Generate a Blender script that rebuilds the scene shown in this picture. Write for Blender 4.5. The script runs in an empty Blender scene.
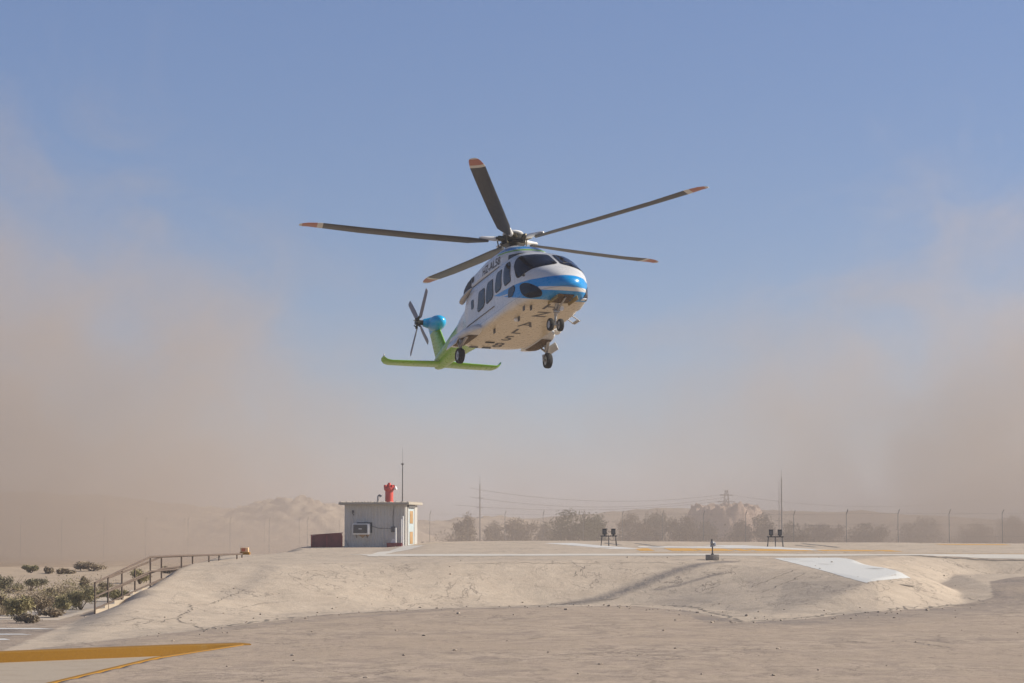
import bpy, bmesh, math, random
import numpy as np
from mathutils import Vector, Matrix
from mathutils.bvhtree import BVHTree
from mathutils.geometry import delaunay_2d_cdt

scene = bpy.context.scene
col = scene.collection
R = math.radians
random.seed(7)
rng = np.random.default_rng(7)

# ------------------------------------------------------------------ camera
FPX = 2500.0                       # focal length in pixels of a 1024 wide frame
EL = math.atan((523 - 341.5) / FPX)
CAMZ = 3.4
cam_d = bpy.data.cameras.new('camera')
cam = bpy.data.objects.new('camera', cam_d)
col.objects.link(cam)
cam_d.sensor_width = 36
cam_d.lens = 36 * FPX / 1024
cam_d.clip_start = 0.5
cam_d.clip_end = 12000
cam.location = (0, 0, CAMZ)
cam.rotation_euler = (math.pi / 2 + EL, 0, 0)
scene.camera = cam

# ------------------------------------------------------------------ sky, sun, exposure
SUN_EL, SUN_AZ = R(27.5), R(7)      # azimuth measured from +x towards +y
world = bpy.data.worlds.new('World')
scene.world = world
world.use_nodes = True
wn = world.node_tree
wn.nodes.clear()
wo = wn.nodes.new('ShaderNodeOutputWorld')
bg = wn.nodes.new('ShaderNodeBackground')
sky = wn.nodes.new('ShaderNodeTexSky')
sky.sky_type = 'NISHITA'
sky.sun_disc = False
sky.sun_elevation = SUN_EL
sky.sun_rotation = math.pi / 2 - SUN_AZ
sky.altitude = 3500
sky.air_density = 1.0
sky.dust_density = 0.3
sky.ozone_density = 2.5
tint = wn.nodes.new('ShaderNodeMix')
tint.data_type = 'RGBA'
tint.blend_type = 'MULTIPLY'
tint.inputs[0].default_value = 1
tint.inputs[7].default_value = (.90, .865, .93, 1)
wn.links.new(sky.outputs[0], tint.inputs[6])
# dust-laden air near the horizon takes some of the sky's brightness away
wtc = wn.nodes.new('ShaderNodeTexCoord')
wsx = wn.nodes.new('ShaderNodeSeparateXYZ')
wmr = wn.nodes.new('ShaderNodeMapRange')
wmr.inputs[1].default_value = 0.0
wmr.inputs[2].default_value = 0.22
wmr.inputs[3].default_value = 0.60
wmr.inputs[4].default_value = 1.0
wmx = wn.nodes.new('ShaderNodeMix')
wmx.data_type = 'RGBA'
wmx.blend_type = 'MULTIPLY'
wmx.inputs[0].default_value = 1
wn.links.new(wtc.outputs['Generated'], wsx.inputs[0])
wn.links.new(wsx.outputs[2], wmr.inputs[0])
wn.links.new(tint.outputs[2], wmx.inputs[6])
wn.links.new(wmr.outputs[0], wmx.inputs[7])
wn.links.new(wmx.outputs[2], bg.inputs[0])
wn.links.new(bg.outputs[0], wo.inputs[0])
bg.inputs[1].default_value = 0.085

sun_d = bpy.data.lights.new('sun', 'SUN')
sun_d.energy = 4.6
sun_d.angle = R(7)
sun_d.color = (1.0, 0.92, 0.79)
sun = bpy.data.objects.new('sun', sun_d)
col.objects.link(sun)
sdir = Vector((math.cos(SUN_EL) * math.cos(SUN_AZ), math.cos(SUN_EL) * math.sin(SUN_AZ), math.sin(SUN_EL)))
sun.rotation_euler = (-sdir).to_track_quat('-Z', 'Y').to_euler()
sun.location = sdir * 300

vs = scene.view_settings
vs.view_transform = 'Standard'
vs.look = 'None'
vs.exposure = 0.56
vs.gamma = 1
vs.use_curve_mapping = False
scene.render.film_transparent = False
cy = scene.cycles
cy.use_denoising = True
cy.max_bounces = 6
cy.volume_bounces = 1
cy.volume_step_rate = 1.0
cy.volume_max_steps = 128
cy.transparent_max_bounces = 16

# ------------------------------------------------------------------ helpers
def new_mat(name):
    m = bpy.data.materials.new(name)
    m.use_nodes = True
    nt = m.node_tree
    nt.nodes.clear()
    return m, nt

class NT:
    """small node tree helper"""
    def __init__(s, nt):
        s.nt = nt
    def n(s, typ, **kw):
        nd = s.nt.nodes.new(typ)
        for k, v in kw.items():
            setattr(nd, k, v)
        return nd
    def l(s, a, b):
        s.nt.links.new(a, b)
    def noise(s, vec, scale, detail=4, rough=.55, dist=0):
        nd = s.n('ShaderNodeTexNoise')
        if vec is not None:
            s.l(vec, nd.inputs['Vector'])
        nd.inputs['Scale'].default_value = scale
        nd.inputs['Detail'].default_value = detail
        nd.inputs['Roughness'].default_value = rough
        nd.inputs['Distortion'].default_value = dist
        return nd.outputs['Fac']
    def mapr(s, v, a, b, c=0, d=1, smooth=False):
        nd = s.n('ShaderNodeMapRange')
        if smooth:
            nd.interpolation_type = 'SMOOTHSTEP'
        s.l(v, nd.inputs[0])
        for i, x in enumerate((a, b, c, d)):
            nd.inputs[i + 1].default_value = x
        return nd.outputs[0]
    def math(s, op, a, b=None, clamp=False):
        nd = s.n('ShaderNodeMath', operation=op, use_clamp=clamp)
        for i, v in enumerate((a, b)):
            if v is None:
                continue
            if isinstance(v, (int, float)):
                nd.inputs[i].default_value = v
            else:
                s.l(v, nd.inputs[i])
        return nd.outputs[0]
    def mix(s, fac, a, b):
        nd = s.n('ShaderNodeMix', data_type='RGBA')
        for sock, v in ((nd.inputs[0], fac), (nd.inputs[6], a), (nd.inputs[7], b)):
            if isinstance(v, (int, float)):
                sock.default_value = v
            elif isinstance(v, tuple):
                sock.default_value = (*v, 1)
            else:
                s.l(v, sock)
        return nd.outputs[2]
    def vmul(s, v, k):
        nd = s.n('ShaderNodeVectorMath', operation='MULTIPLY')
        s.l(v, nd.inputs[0])
        nd.inputs[1].default_value = k
        return nd.outputs[0]
    def bsdf(s, colr, rough=.6, metal=0, bump=None, bstr=.2, bdist=.02, spec=None, coat=0):
        b = s.n('ShaderNodeBsdfPrincipled')
        if isinstance(colr, tuple):
            b.inputs['Base Color'].default_value = (*colr, 1)
        else:
            s.l(colr, b.inputs['Base Color'])
        if isinstance(rough, (int, float)):
            b.inputs['Roughness'].default_value = rough
        else:
            s.l(rough, b.inputs['Roughness'])
        b.inputs['Metallic'].default_value = metal
        if spec is not None:
            b.inputs['Specular IOR Level'].default_value = spec
        if coat:
            b.inputs['Coat Weight'].default_value = coat
        if bump is not None:
            bn = s.n('ShaderNodeBump')
            bn.inputs['Strength'].default_value = bstr
            bn.inputs['Distance'].default_value = bdist
            s.l(bump, bn.inputs['Height'])
            s.l(bn.outputs[0], b.inputs['Normal'])
        o = s.n('ShaderNodeOutputMaterial')
        s.l(b.outputs[0], o.inputs[0])
        return b

def plain(name, c, rough=.6, metal=0, var=.12, scale=3, dirt=None, dirt_amt=.3, coat=0, bstr=.1):
    """painted or bare surface with tonal variation and, if asked, patches of dirt"""
    m, nt = new_mat(name)
    t = NT(nt)
    tc = t.n('ShaderNodeTexCoord').outputs['Object']
    n1 = t.noise(tc, scale, 6, .6)
    n2 = t.noise(tc, scale * 9, 4, .6)
    lo = tuple(max(0, x * (1 - var)) for x in c)
    hi = tuple(min(1, x * (1 + var)) for x in c)
    cc = t.mix(t.mapr(n1, .3, .7), lo, hi)
    if dirt:
        f = t.math('MULTIPLY', t.mapr(n1, .48, .68), t.mapr(n2, .35, .6))
        cc = t.mix(t.math('MULTIPLY', f, dirt_amt), cc, dirt)
    rr = t.mapr(n2, .3, .7, max(.02, rough - .06), min(1, rough + .08))
    t.bsdf(cc, rr, metal, bump=n2, bstr=bstr, bdist=.01, coat=coat)
    return m

def props(o, label=None, cat=None, group=None, kind=None):
    for k, v in (('label', label), ('category', cat), ('group', group), ('kind', kind)):
        if v:
            o[k] = v
    return o

def link_mesh(name, me, mat, parent=None, loc=(0, 0, 0)):
    o = bpy.data.objects.new(name, me)
    if mat is not None:
        for m in (mat if isinstance(mat, (list, tuple)) else [mat]):
            me.materials.append(m)
    col.objects.link(o)
    if parent:
        o.parent = parent
    o.location = loc
    return o

def empty(name, loc, rz=0):
    o = bpy.data.objects.new(name, None)
    o.empty_display_size = .2
    col.objects.link(o)
    o.location = loc
    o.rotation_euler = (0, 0, rz)
    return o

class MB:
    """collects shapes into ONE mesh"""
    def __init__(s):
        s.bm = bmesh.new()
    def box(s, c, d, rot=None, bev=0):
        r = bmesh.ops.create_cube(s.bm, size=1)
        M = Matrix.Translation(c) @ (rot.to_4x4() if rot is not None else Matrix()) @ Matrix.Diagonal((*d, 1))
        bmesh.ops.transform(s.bm, matrix=M, verts=r['verts'])
        if bev:
            es = list({e for v in r['verts'] for e in v.link_edges})
            bmesh.ops.bevel(s.bm, geom=es, offset=bev, segments=2, affect='EDGES', profile=.5)
        return s
    def tube(s, p, q, r1, r2=None, seg=10, cap=True):
        p, q = Vector(p), Vector(q)
        r2 = r1 if r2 is None else r2
        d = q - p
        if d.length < 1e-6:
            return s
        M = Matrix.Translation((p + q) / 2) @ d.to_track_quat('Z', 'Y').to_matrix().to_4x4()
        bmesh.ops.create_cone(s.bm, cap_ends=cap, segments=seg, radius1=r1, radius2=r2, depth=d.length, matrix=M)
        return s
    def path(s, pts, r, seg=8):
        for a, b in zip(pts[:-1], pts[1:]):
            s.tube(a, b, r, seg=seg)
        for a in pts[1:-1]:
            s.ball(a, (r, r, r), 8, 6)
        return s
    def ball(s, c, d, u=16, v=10, rot=None):
        M = Matrix.Translation(c) @ (rot.to_4x4() if rot is not None else Matrix()) @ Matrix.Diagonal((*d, 1))
        bmesh.ops.create_uvsphere(s.bm, u_segments=u, v_segments=v, radius=1, matrix=M)
        return s
    def rings(s, rings, cap=True, closed=True):
        vs_ = [[s.bm.verts.new(p) for p in r] for r in rings]
        n = len(rings[0])
        for a, b in zip(vs_[:-1], vs_[1:]):
            for i in range(n if closed else n - 1):
                j = (i + 1) % n
                s.bm.faces.new((a[i], a[j], b[j], b[i]))
        if cap:
            s.bm.faces.new(vs_[0][::-1])
            s.bm.faces.new(vs_[-1])
        return s
    def prism(s, poly, depth, M=Matrix()):
        """polygon in xy extruded along z by depth"""
        a = [s.bm.verts.new(M @ Vector((x, y, 0))) for x, y in poly]
        b = [s.bm.verts.new(M @ Vector((x, y, depth))) for x, y in poly]
        n = len(poly)
        for i in range(n):
            j = (i + 1) % n
            s.bm.faces.new((a[i], a[j], b[j], b[i]))
        s.bm.faces.new(a[::-1])
        s.bm.faces.new(b)
        return s
    def build(s, name, mat, parent=None, loc=(0, 0, 0), smooth=True):
        bmesh.ops.recalc_face_normals(s.bm, faces=s.bm.faces[:])
        me = bpy.data.meshes.new(name)
        s.bm.to_mesh(me)
        s.bm.free()
        if smooth:
            me.polygons.foreach_set('use_smooth', [True] * len(me.polygons))
            try:
                me.set_sharp_from_angle(angle=R(38))
            except Exception:
                pass
        return link_mesh(name, me, mat, parent, loc)

# ------------------------------------------------------------------ terrain shape
def seg_dist(X, Y, ax, ay, bx, by):
    dx, dy = bx - ax, by - ay
    t = np.clip(((X - ax) * dx + (Y - ay) * dy) / (dx * dx + dy * dy), 0, 1)
    return np.hypot(X - ax - t * dx, Y - ay - t * dy)

def inside(X, Y, poly):
    c = np.zeros(np.shape(X), bool)
    n = len(poly)
    for i in range(n):
        x1, y1 = poly[i]
        x2, y2 = poly[(i + 1) % n]
        if y1 == y2:
            continue
        cond = ((y1 > Y) != (y2 > Y)) & (X < (x2 - x1) * (Y - y1) / (y2 - y1) + x1)
        c ^= cond
    return c

# foot of the raised landing platform in plan, each edge with the width of its bank
FOOT = [(-13.5, 66, 12), (-10.2, 79, 12), (-6.9, 94, 10), (-2.5, 100, 8.5), (2.0, 103, 8.5), (5.0, 103.5, 9.5),
        (7.0, 97, 9.5), (8.0, 86, 7), (10.3, 89, 5.0), (13.3, 95.5, 3.6), (17.3, 101, 3.6), (20.3, 106, 4), (21.5, 113, 6),
        (24, 117, 7), (60, 118.5, 7), (62, 176, 7), (-19, 178, 5), (-17, 130, 2.6), (-15.7, 94, 3.5)]
FPOLY = [(a, b) for a, b, w in FOOT]

def plateau(X, Y):
    h1 = np.interp(Y, [66, 90, 100, 108, 125, 165, 200], [1.1, 1.25, 1.5, 1.68, 1.88, 2.2, 2.2])
    h2 = np.interp(Y, [84, 92, 100, 116, 125, 165, 200], [.35, .52, .86, 1.79, 1.9, 2.2, 2.2])
    t = np.clip((X - 5) / 5, 0, 1)
    h = h1 * (1 - t) + h2 * t
    h = h - .22 * np.clip((-5 - X) / 3, 0, 1) * np.clip((Y - 132) / 10, 0, 1)
    return h - np.abs(X - 4) * .006 * np.clip((Y - 100) / 40, 0, 1)

def fnoise(X, Y, s, k=0):
    return (np.sin(X * s * 1.3 + k) * np.cos(Y * s * .9 + 2 * k) + np.sin((X + Y) * s * .71 + 3 * k) * .7 +
            np.sin((X - 1.7 * Y) * s * 1.9 + k) * .35) / 2

PIT = [(-7.62, 70.4), (-9.0, 63.4), (-9.85, 53.0), (-10.6, 44), (-40, 44), (-40, 60.5), (-13.5, 65.9)]

def hgt(X, Y, fine=True):
    X = np.asarray(X, float)
    Y = np.asarray(Y, float)
    ins = inside(X, Y, FPOLY)
    Xw = X + fnoise(X, Y, .5) * .25
    Yw = Y + fnoise(X, Y, .4, 2) * .5
    acc = np.zeros(np.shape(X))
    n = len(FOOT)
    for i in range(n):
        a, b = FOOT[i], FOOT[(i + 1) % n]
        u = np.clip(seg_dist(Xw, Yw, a[0], a[1], b[0], b[1]) / a[2], 0, 1)
        e = u * u * (3 - 2 * u) * .5 + u * .5
        acc += (1 - e) ** 5
    s = np.clip(1 - acc ** .2, 0, 1)
    E = np.where(ins, plateau(X, Y) * s, 0)
    rx = np.clip((X - 15) / 6, 0, 1)
    ry = np.clip((Y - 99) / 19, 0, 1)
    ramp = .95 * rx * ry * ry * (3 - 2 * ry)
    # no ramp behind the platform
    ramp = ramp * np.clip((175 - Y) / 12, 0, 1)
    z = np.maximum(E, ramp)
    if fine:
        z = z + fnoise(X, Y, .35, 1) * .012 + fnoise(X, Y, 1.1, 4) * .006 * (z > .05)
    des = np.clip((-18.6 - X) / 2.5, 0, 1) * np.clip((Y - 86) / 4, 0, 1)
    z = z + des * (.10 + .10 * fnoise(X, Y, .6, 5) + .05 * fnoise(X, Y, 1.9, 7))
    return z

def surf(px, py, lift=0.0, zf=None):
    """where the sight line through a pixel of the photograph meets the ground"""
    c, s = math.cos(EL), math.sin(EL)
    a = (px - 512) / FPX
    b = -(py - 341.5) / FPX
    d = np.array([a, c - b * s, s + b * c])
    T = np.arange(45, 420, .05)
    X, Y, Z = d[0] * T, d[1] * T, CAMZ + d[2] * T
    H = hgt(X, Y) if zf is None else np.full_like(X, zf)
    k = np.argmax(Z <= H)
    return Vector((X[k], Y[k], float(H[k]) + lift))

def at(px, py, dist):
    """point seen at a pixel, at a chosen distance in depth"""
    c, s = math.cos(EL), math.sin(EL)
    a = (px - 512) / FPX
    b = -(py - 341.5) / FPX
    d = Vector((a, c - b * s, s + b * c))
    return Vector((0, 0, CAMZ)) + d * (dist / d.y)

def gz(x, y):
    return float(hgt(np.array([x]), np.array([y]))[0])

# ------------------------------------------------------------------ ground materials
def ground_material():
    m, nt = new_mat('sandy_concrete')
    t = NT(nt)
    geo = t.n('ShaderNodeNewGeometry').outputs['Position']
    at_ = t.n('ShaderNodeVertexColor', layer_name='zone')
    sep = t.n('ShaderNodeSeparateColor')
    t.l(at_.outputs['Color'], sep.inputs[0])
    bank, desert, stain = sep.outputs[0], sep.outputs[1], sep.outputs[2]
    big = t.noise(geo, .12, 4, .55)
    mid = t.noise(geo, .9, 6, .62, .4)
    fine = t.noise(geo, 7, 6, .7)
    vfine = t.noise(geo, 38, 3, .7)
    # dark worn streaks that run mostly along x
    st = t.noise(t.vmul(geo, (.85, .50, 1)), 1.1, 8, .74, .8)
    st2 = t.noise(t.vmul(geo, (1.2, .5, 1)), 4.5, 7, .78, .5)
    apron = t.mix(t.mapr(big, .35, .65), (.44, .338, .255), (.51, .402, .308))
    apron = t.mix(t.mapr(mid, .35, .7), apron, (.42, .33, .24))
    patch = t.math('MULTIPLY', t.mapr(st, .44, .62), t.mapr(big, .34, .58, .25, 1))
    apron = t.mix(t.math('MULTIPLY', patch, .8), apron, (.26, .205, .165))
    apron = t.mix(t.math('MULTIPLY', t.mapr(st2, .53, .70), .6), apron, (.19, .15, .12))
    vo = t.n('ShaderNodeTexVoronoi', feature='DISTANCE_TO_EDGE')
    vv = t.n('ShaderNodeVectorMath', operation='ADD')
    nz3 = t.n('ShaderNodeTexNoise'); nz3.inputs['Scale'].default_value = .8; nz3.inputs['Detail'].default_value = 5
    t.l(geo, nz3.inputs['Vector'])
    t.l(t.vmul(geo, (1, .6, 1)), vv.inputs[0])
    t.l(t.vmul(nz3.outputs['Color'], (2.4, 2.4, 0)), vv.inputs[1])
    t.l(vv.outputs[0], vo.inputs['Vector'])
    vo.inputs['Scale'].default_value = .21
    crk = t.math('MULTIPLY', t.mapr(vo.outputs['Distance'], .004, .014, 1, 0), t.mapr(big, .40, .55))
    def vein(sc, wd, seed, mlo, mhi):
        off = t.n('ShaderNodeVectorMath', operation='ADD')
        t.l(t.vmul(geo, (1, .45, .6)), off.inputs[0])
        off.inputs[1].default_value = (seed, seed * 2, 0)
        nn_ = t.noise(off.outputs[0], sc, 7, .60, .35)
        mk = t.noise(off.outputs[0], sc * .6, 2, .5)
        return t.math('MULTIPLY', t.mapr(t.math('ABSOLUTE', t.math('SUBTRACT', nn_, .5)), 0, wd, 1, 0), t.mapr(mk, mlo, mhi))
    veins = t.math('MAXIMUM', vein(.34, .008, 3, .48, .56), vein(.9, .012, 11, .52, .60))
    veins2 = t.math('MAXIMUM', vein(.25, .007, 21, .46, .56), vein(1.1, .010, 31, .54, .62))
    speck = t.math('MULTIPLY', t.mapr(t.noise(t.vmul(geo, (1, .45, 1)), 9, 6, .78), .60, .70), t.mapr(mid, .45, .6))
    apron = t.mix(t.math('MULTIPLY', speck, .55), apron, (.15, .12, .095))
    apron = t.mix(t.math('MULTIPLY', crk, .55), apron, (.17, .135, .105))
    pale = t.mix(t.mapr(mid, .35, .7), (.48, .388, .295), (.57, .47, .362))
    pale = t.mix(t.math('MULTIPLY', t.mapr(st, .50, .66), .45), pale, (.31, .26, .205))
    pale = t.mix(t.math('MULTIPLY', t.mapr(st2, .55, .72), .5), pale, (.25, .21, .17))
    pale = t.mix(t.math('MULTIPLY', speck, .40), pale, (.20, .165, .13))
    pale = t.mix(t.math('MULTIPLY', veins, .85), pale, (.15, .125, .105))
    apron = t.mix(t.math('MULTIPLY', veins2, .7), apron, (.15, .12, .10))
    wob = t.math('ADD', bank, t.math('MULTIPLY', t.math('SUBTRACT', mid, .5), .5))
    c = t.mix(t.mapr(wob, .42, .58), apron, pale)
    sand = t.mix(t.mapr(mid, .3, .7), (.40, .305, .215), (.50, .39, .28))
    sand = t.mix(t.math('MULTIPLY', t.mapr(fine, .5, .7), .5), sand, (.27, .21, .14))
    wd = t.math('ADD', desert, t.math('MULTIPLY', t.math('SUBTRACT', mid, .5), .6))
    c = t.mix(t.mapr(wd, .45, .6), c, sand)
    sn = t.math('MULTIPLY', stain, t.mapr(st2, .30, .55, .35, 1))
    c = t.mix(t.math('MULTIPLY', sn, .9), c, (.15, .135, .13))
    c = t.mix(t.math('MULTIPLY', t.mapr(fine, .35, .75), .22), c, (.25, .2, .16))
    c = t.mix(t.math('MULTIPLY', t.mapr(vfine, .55, .8), .22), c, (.66, .58, .48))
    h = t.math('ADD', t.math('MULTIPLY', fine, .6), t.math('ADD', t.math('MULTIPLY', vfine, .25), t.math('MULTIPLY', mid, 1.2)))
    t.bsdf(c, .92, bump=h, bstr=.6, bdist=.06, spec=.2)
    return m
M_GROUND = ground_material()

def rocky_material(name, a, b, dark, scale=.25):
    m, nt = new_mat(name)
    t = NT(nt)
    geo = t.n('ShaderNodeNewGeometry').outputs['Position']
    n1 = t.noise(geo, scale, 8, .65, .3)
    n2 = t.noise(t.vmul(geo, (1, 1, 3)), scale * 3, 8, .75)
    c = t.mix(t.mapr(n1, .35, .65), a, b)
    c = t.mix(t.math('MULTIPLY', t.mapr(n2, .52, .66), .7), c, dark)
    t.bsdf(c, .95, bump=n2, bstr=.8, bdist=.5, spec=.1)
    return m
M_HILL = rocky_material('pale_rock', (.50, .39, .285), (.64, .52, .39), (.25, .185, .13))
M_SAND = rocky_material('desert_sand', (.38, .29, .205), (.47, .37, .27), (.27, .205, .145), .06)
M_PINKROCK = rocky_material('pink_rock', (.50, .36, .28), (.62, .47, .38), (.30, .22, .17), .3)

def paint_material(name, c, wear=.5, under=(.5, .415, .32), rough=.8):
    """worn painted marking on concrete"""
    m, nt = new_mat(name)
    t = NT(nt)
    geo = t.n('ShaderNodeNewGeometry').outputs['Position']
    n1 = t.noise(t.vmul(geo, (.6, 1, 1)), 1.6, 7, .72, .5)
    n2 = t.noise(geo, 16, 4, .7)
    lo = tuple(x * .88 for x in c)
    cc = t.mix(t.mapr(n2, .35, .65), lo, c)
    cc = t.mix(t.math('MULTIPLY', t.mapr(n1, .62 - wear * .2, .74 - wear * .2), .8), cc, under)
    t.bsdf(cc, rough, bump=n2, bstr=.15, bdist=.01, spec=.25)
    return m
M_WHITEPAINT = paint_material('worn_white_paint', (.74, .73, .70), .25)
M_PADWHITE = paint_material('faded_white_paint', (.68, .66, .62), .1)
M_STRIPW = paint_material('clean_white_paint', (.68, .67, .63), .0)
M_EDGE = paint_material('cream_edge_paint', (.66, .61, .53), .1)
M_YELLOW = paint_material('worn_yellow_paint', (.66, .36, .08), .2)
M_YKERB = paint_material('yellow_kerb_paint', (.31, .15, .010), .15, (.32, .20, .06))
M_CRACK = plain('crack_shadow', (.20, .165, .13), .95, var=.3)
M_DARKLINE = paint_material('dark_joint_filler', (.12, .115, .12), .6)
M_ROAD = paint_material('pale_concrete_road', (.54, .455, .36), .4, (.44, .36, .28), .9)

# ------------------------------------------------------------------ apron, banks, platform
def grid_mesh(name, xs, ys, zf, mat):
    X, Y = np.meshgrid(xs, ys)
    Z = zf(X, Y)
    nx, ny = len(xs), len(ys)
    co = np.stack([X, Y, Z], -1).reshape(-1, 3)
    i = np.arange((nx - 1) * (ny - 1))
    r, c = i // (nx - 1), i % (nx - 1)
    f = np.stack([r * nx + c, r * nx + c + 1, (r + 1) * nx + c + 1, (r + 1) * nx + c], 1)
    me = bpy.data.meshes.new(name)
    me.vertices.add(len(co))
    me.vertices.foreach_set('co', co.ravel())
    me.loops.add(f.size)
    me.loops.foreach_set('vertex_index', f.ravel())
    me.polygons.add(len(f))
    me.polygons.foreach_set('loop_start', np.arange(len(f)) * 4)
    me.polygons.foreach_set('loop_total', np.full(len(f), 4))
    me.polygons.foreach_set('use_smooth', [True] * len(f))
    me.update(calc_edges=True)
    return link_mesh(name, me, mat), X.ravel(), Y.ravel()

def near_z(X, Y):
    z = hgt(X, Y)
    return np.where(inside(X, Y, PIT), z - .42, z)

xs = np.concatenate([np.arange(-60, -26, .8), np.arange(-26, 36, .16), np.arange(36, 62, .8)])
ys = np.concatenate([np.arange(30, 52, .8), np.arange(52, 135, .26), np.arange(135, 190, .7)])
apron, GX, GY = grid_mesh('concrete_apron', xs, ys, near_z, M_GROUND)
apron['kind'] = 'structure'

def line_px(pts):
    return [surf(*p) for p in pts]
TRACK1 = line_px([(350, 617), (420, 611.5), (470, 609), (520, 607), (560, 605), (600, 599), (640, 585), (665, 575), (690, 567), (730, 561.5)])
TRACK2 = line_px([(655, 590), (680, 585), (700, 579), (722, 573)])
TRACK3 = line_px([(190, 632), (260, 625), (340, 617), (420, 612)])
RUT = line_px([(225, 598), (250, 585), (262, 572), (268, 566)])
def stain_of(line, w):
    D = np.full(GX.shape, 1e9)
    for a, b in zip(line[:-1], line[1:]):
        D = np.minimum(D, seg_dist(GX, GY, a.x, a.y, b.x, b.y + 1e-4))
    return np.clip(1.25 - D / w, 0, 1)
stain = np.maximum.reduce([stain_of(TRACK1[4:], .46), stain_of(TRACK1[:5], .6) * .5, stain_of(TRACK2, .17) * .9,
                           stain_of(TRACK3, .6) * .35, stain_of(RUT, .5) * .35])
bankm = inside(GX, GY, FPOLY).astype(float)
edge = np.full(GX.shape, 1e9)
for i in range(len(FPOLY)):
    a, b = FPOLY[i], FPOLY[(i + 1) % len(FPOLY)]
    edge = np.minimum(edge, seg_dist(GX, GY, a[0], a[1], b[0], b[1]))
bankm = np.where(bankm > 0, np.clip(.5 + edge * 1.2, 0, 1), np.clip(.5 - edge * 1.2, 0, 1))
padz = np.clip((GY - 124) / 2, 0, 1)
wearm = inside(GX, GY, [(9.5, 93), (13.5, 93), (15, 103), (11.5, 106)]).astype(float)
stain = np.maximum(stain, wearm * .3)
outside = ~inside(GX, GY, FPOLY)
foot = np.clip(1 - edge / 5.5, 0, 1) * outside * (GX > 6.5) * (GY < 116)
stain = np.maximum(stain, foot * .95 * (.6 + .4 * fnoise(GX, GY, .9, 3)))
foot2 = np.clip(1 - edge / 1.6, 0, 1) * outside * (GX < 6.5)
stain = np.maximum(stain, foot2 * .35)
flank = np.clip(1 - np.abs(edge - 2.2) / 2.2, 0, 1) * inside(GX, GY, FPOLY) * (GX > 7) * (GX < 14) * (GY < 106)
stain = np.maximum(stain, flank * .22 * np.clip(.5 + fnoise(GX * 3, GY * .7, 1.6, 2), 0, 1))
desm = np.clip((-18.2 - GX) / .8, 0, 1) * np.clip((GY - 87) / 2, 0, 1)
desm = np.maximum(desm, np.clip((GY - 174) / 2, 0, 1))
ca = apron.data.color_attributes.new('zone', 'FLOAT_COLOR', 'POINT')
cc_ = np.stack([bankm, desm, stain, np.ones_like(stain)], 1)
ca.data.foreach_set('color', cc_.ravel())

# desert out to the horizon, kept under the finely built ground near the camera
def far_z(X, Y):
    near = (X > -58) & (X < 59) & (Y > 32) & (Y < 187)
    r = np.hypot(X, Y)
    z = fnoise(X, Y, .05, 3) * .25 * np.clip((r - 190) / 80, 0, 1) + fnoise(X, Y, .011, 1) * 1.0 * np.clip((r - 300) / 200, 0, 1)
    return np.where(near, -.9, z - .03)
fx = np.concatenate([-np.geomspace(4000, 62, 60), np.arange(-60, 61, 2), np.geomspace(62, 4000, 60)])
fy = np.concatenate([-np.geomspace(600, 32, 16), np.arange(-30, 300, 3), np.geomspace(302, 5000, 90)])
desert, _, _ = grid_mesh('desert_ground', fx, fy, far_z, M_SAND)
desert['kind'] = 'structure'

def drape(name, pts_fn, nu, nv, mat, lift=.006, kind='structure', parent=None):
    """sheet that follows the ground a few millimetres above it"""
    bm = bmesh.new()
    g = []
    for i in range(nu + 1):
        row = []
        for j in range(nv + 1):
            x, y = pts_fn(i / nu, j / nv)
            row.append(bm.verts.new((x, y, gz(x, y) + lift)))
        g.append(row)
    for i in range(nu):
        for j in range(nv):
            bm.faces.new((g[i][j], g[i + 1][j], g[i + 1][j + 1], g[i][j + 1]))
    bmesh.ops.recalc_face_normals(bm, faces=bm.faces[:])
    me = bpy.data.meshes.new(name)
    bm.to_mesh(me)
    bm.free()
    if len(me.polygons) and me.polygons[0].normal.z < 0:
        me.flip_normals()
    o = link_mesh(name, me, mat, parent)
    if kind:
        o['kind'] = kind
    return o

def quad_fn(a, b, c, d, jag=0):
    """a,b near edge ; d,c far edge (plan points)"""
    def f(u, v):
        x = (a[0] * (1 - u) + b[0] * u) * (1 - v) + (d[0] * (1 - u) + c[0] * u) * v
        y = (a[1] * (1 - u) + b[1] * u) * (1 - v) + (d[1] * (1 - u) + c[1] * u) * v
        if jag and (u in (0, 1) or v in (0, 1)):
            x += random.uniform(-jag, jag)
            y += random.uniform(-jag, jag)
        return x, y
    return f

def ribbons(name, lines, mat, w=.05, lift=.007, step=.35, jag=.06):
    bm = bmesh.new()
    for ln in lines:
        pts = []
        for a, b in zip(ln[:-1], ln[1:]):
            k = max(1, int((b - a).length / step))
            for i in range(k):
                q = a.lerp(b, i / k)
                pts.append(Vector((q.x + random.uniform(-jag, jag), q.y + random.uniform(-jag, jag) * 2, 0)))
        pts.append(ln[-1].copy())
        prev = None
        for i, q in enumerate(pts):
            d = (pts[min(i + 1, len(pts) - 1)] - pts[max(i - 1, 0)])
            d.z = 0
            if d.length < 1e-6:
                continue
            d.normalize()
            nrm = Vector((-d.y, d.x, 0))
            ww = w * random.uniform(.3, 1.2) * (.35 if i in (0, len(pts) - 1) else 1)
            a = q + nrm * ww
            b = q - nrm * ww
            va = bm.verts.new((a.x, a.y, gz(a.x, a.y) + lift))
            vb = bm.verts.new((b.x, b.y, gz(b.x, b.y) + lift))
            if prev:
                bm.faces.new((prev[0], prev[1], vb, va))
            prev = (va, vb)
    me = bpy.data.meshes.new(name)
    bm.to_mesh(me)
    bm.free()
    o = link_mesh(name, me, mat)
    o['kind'] = 'structure'
    return o

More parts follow.
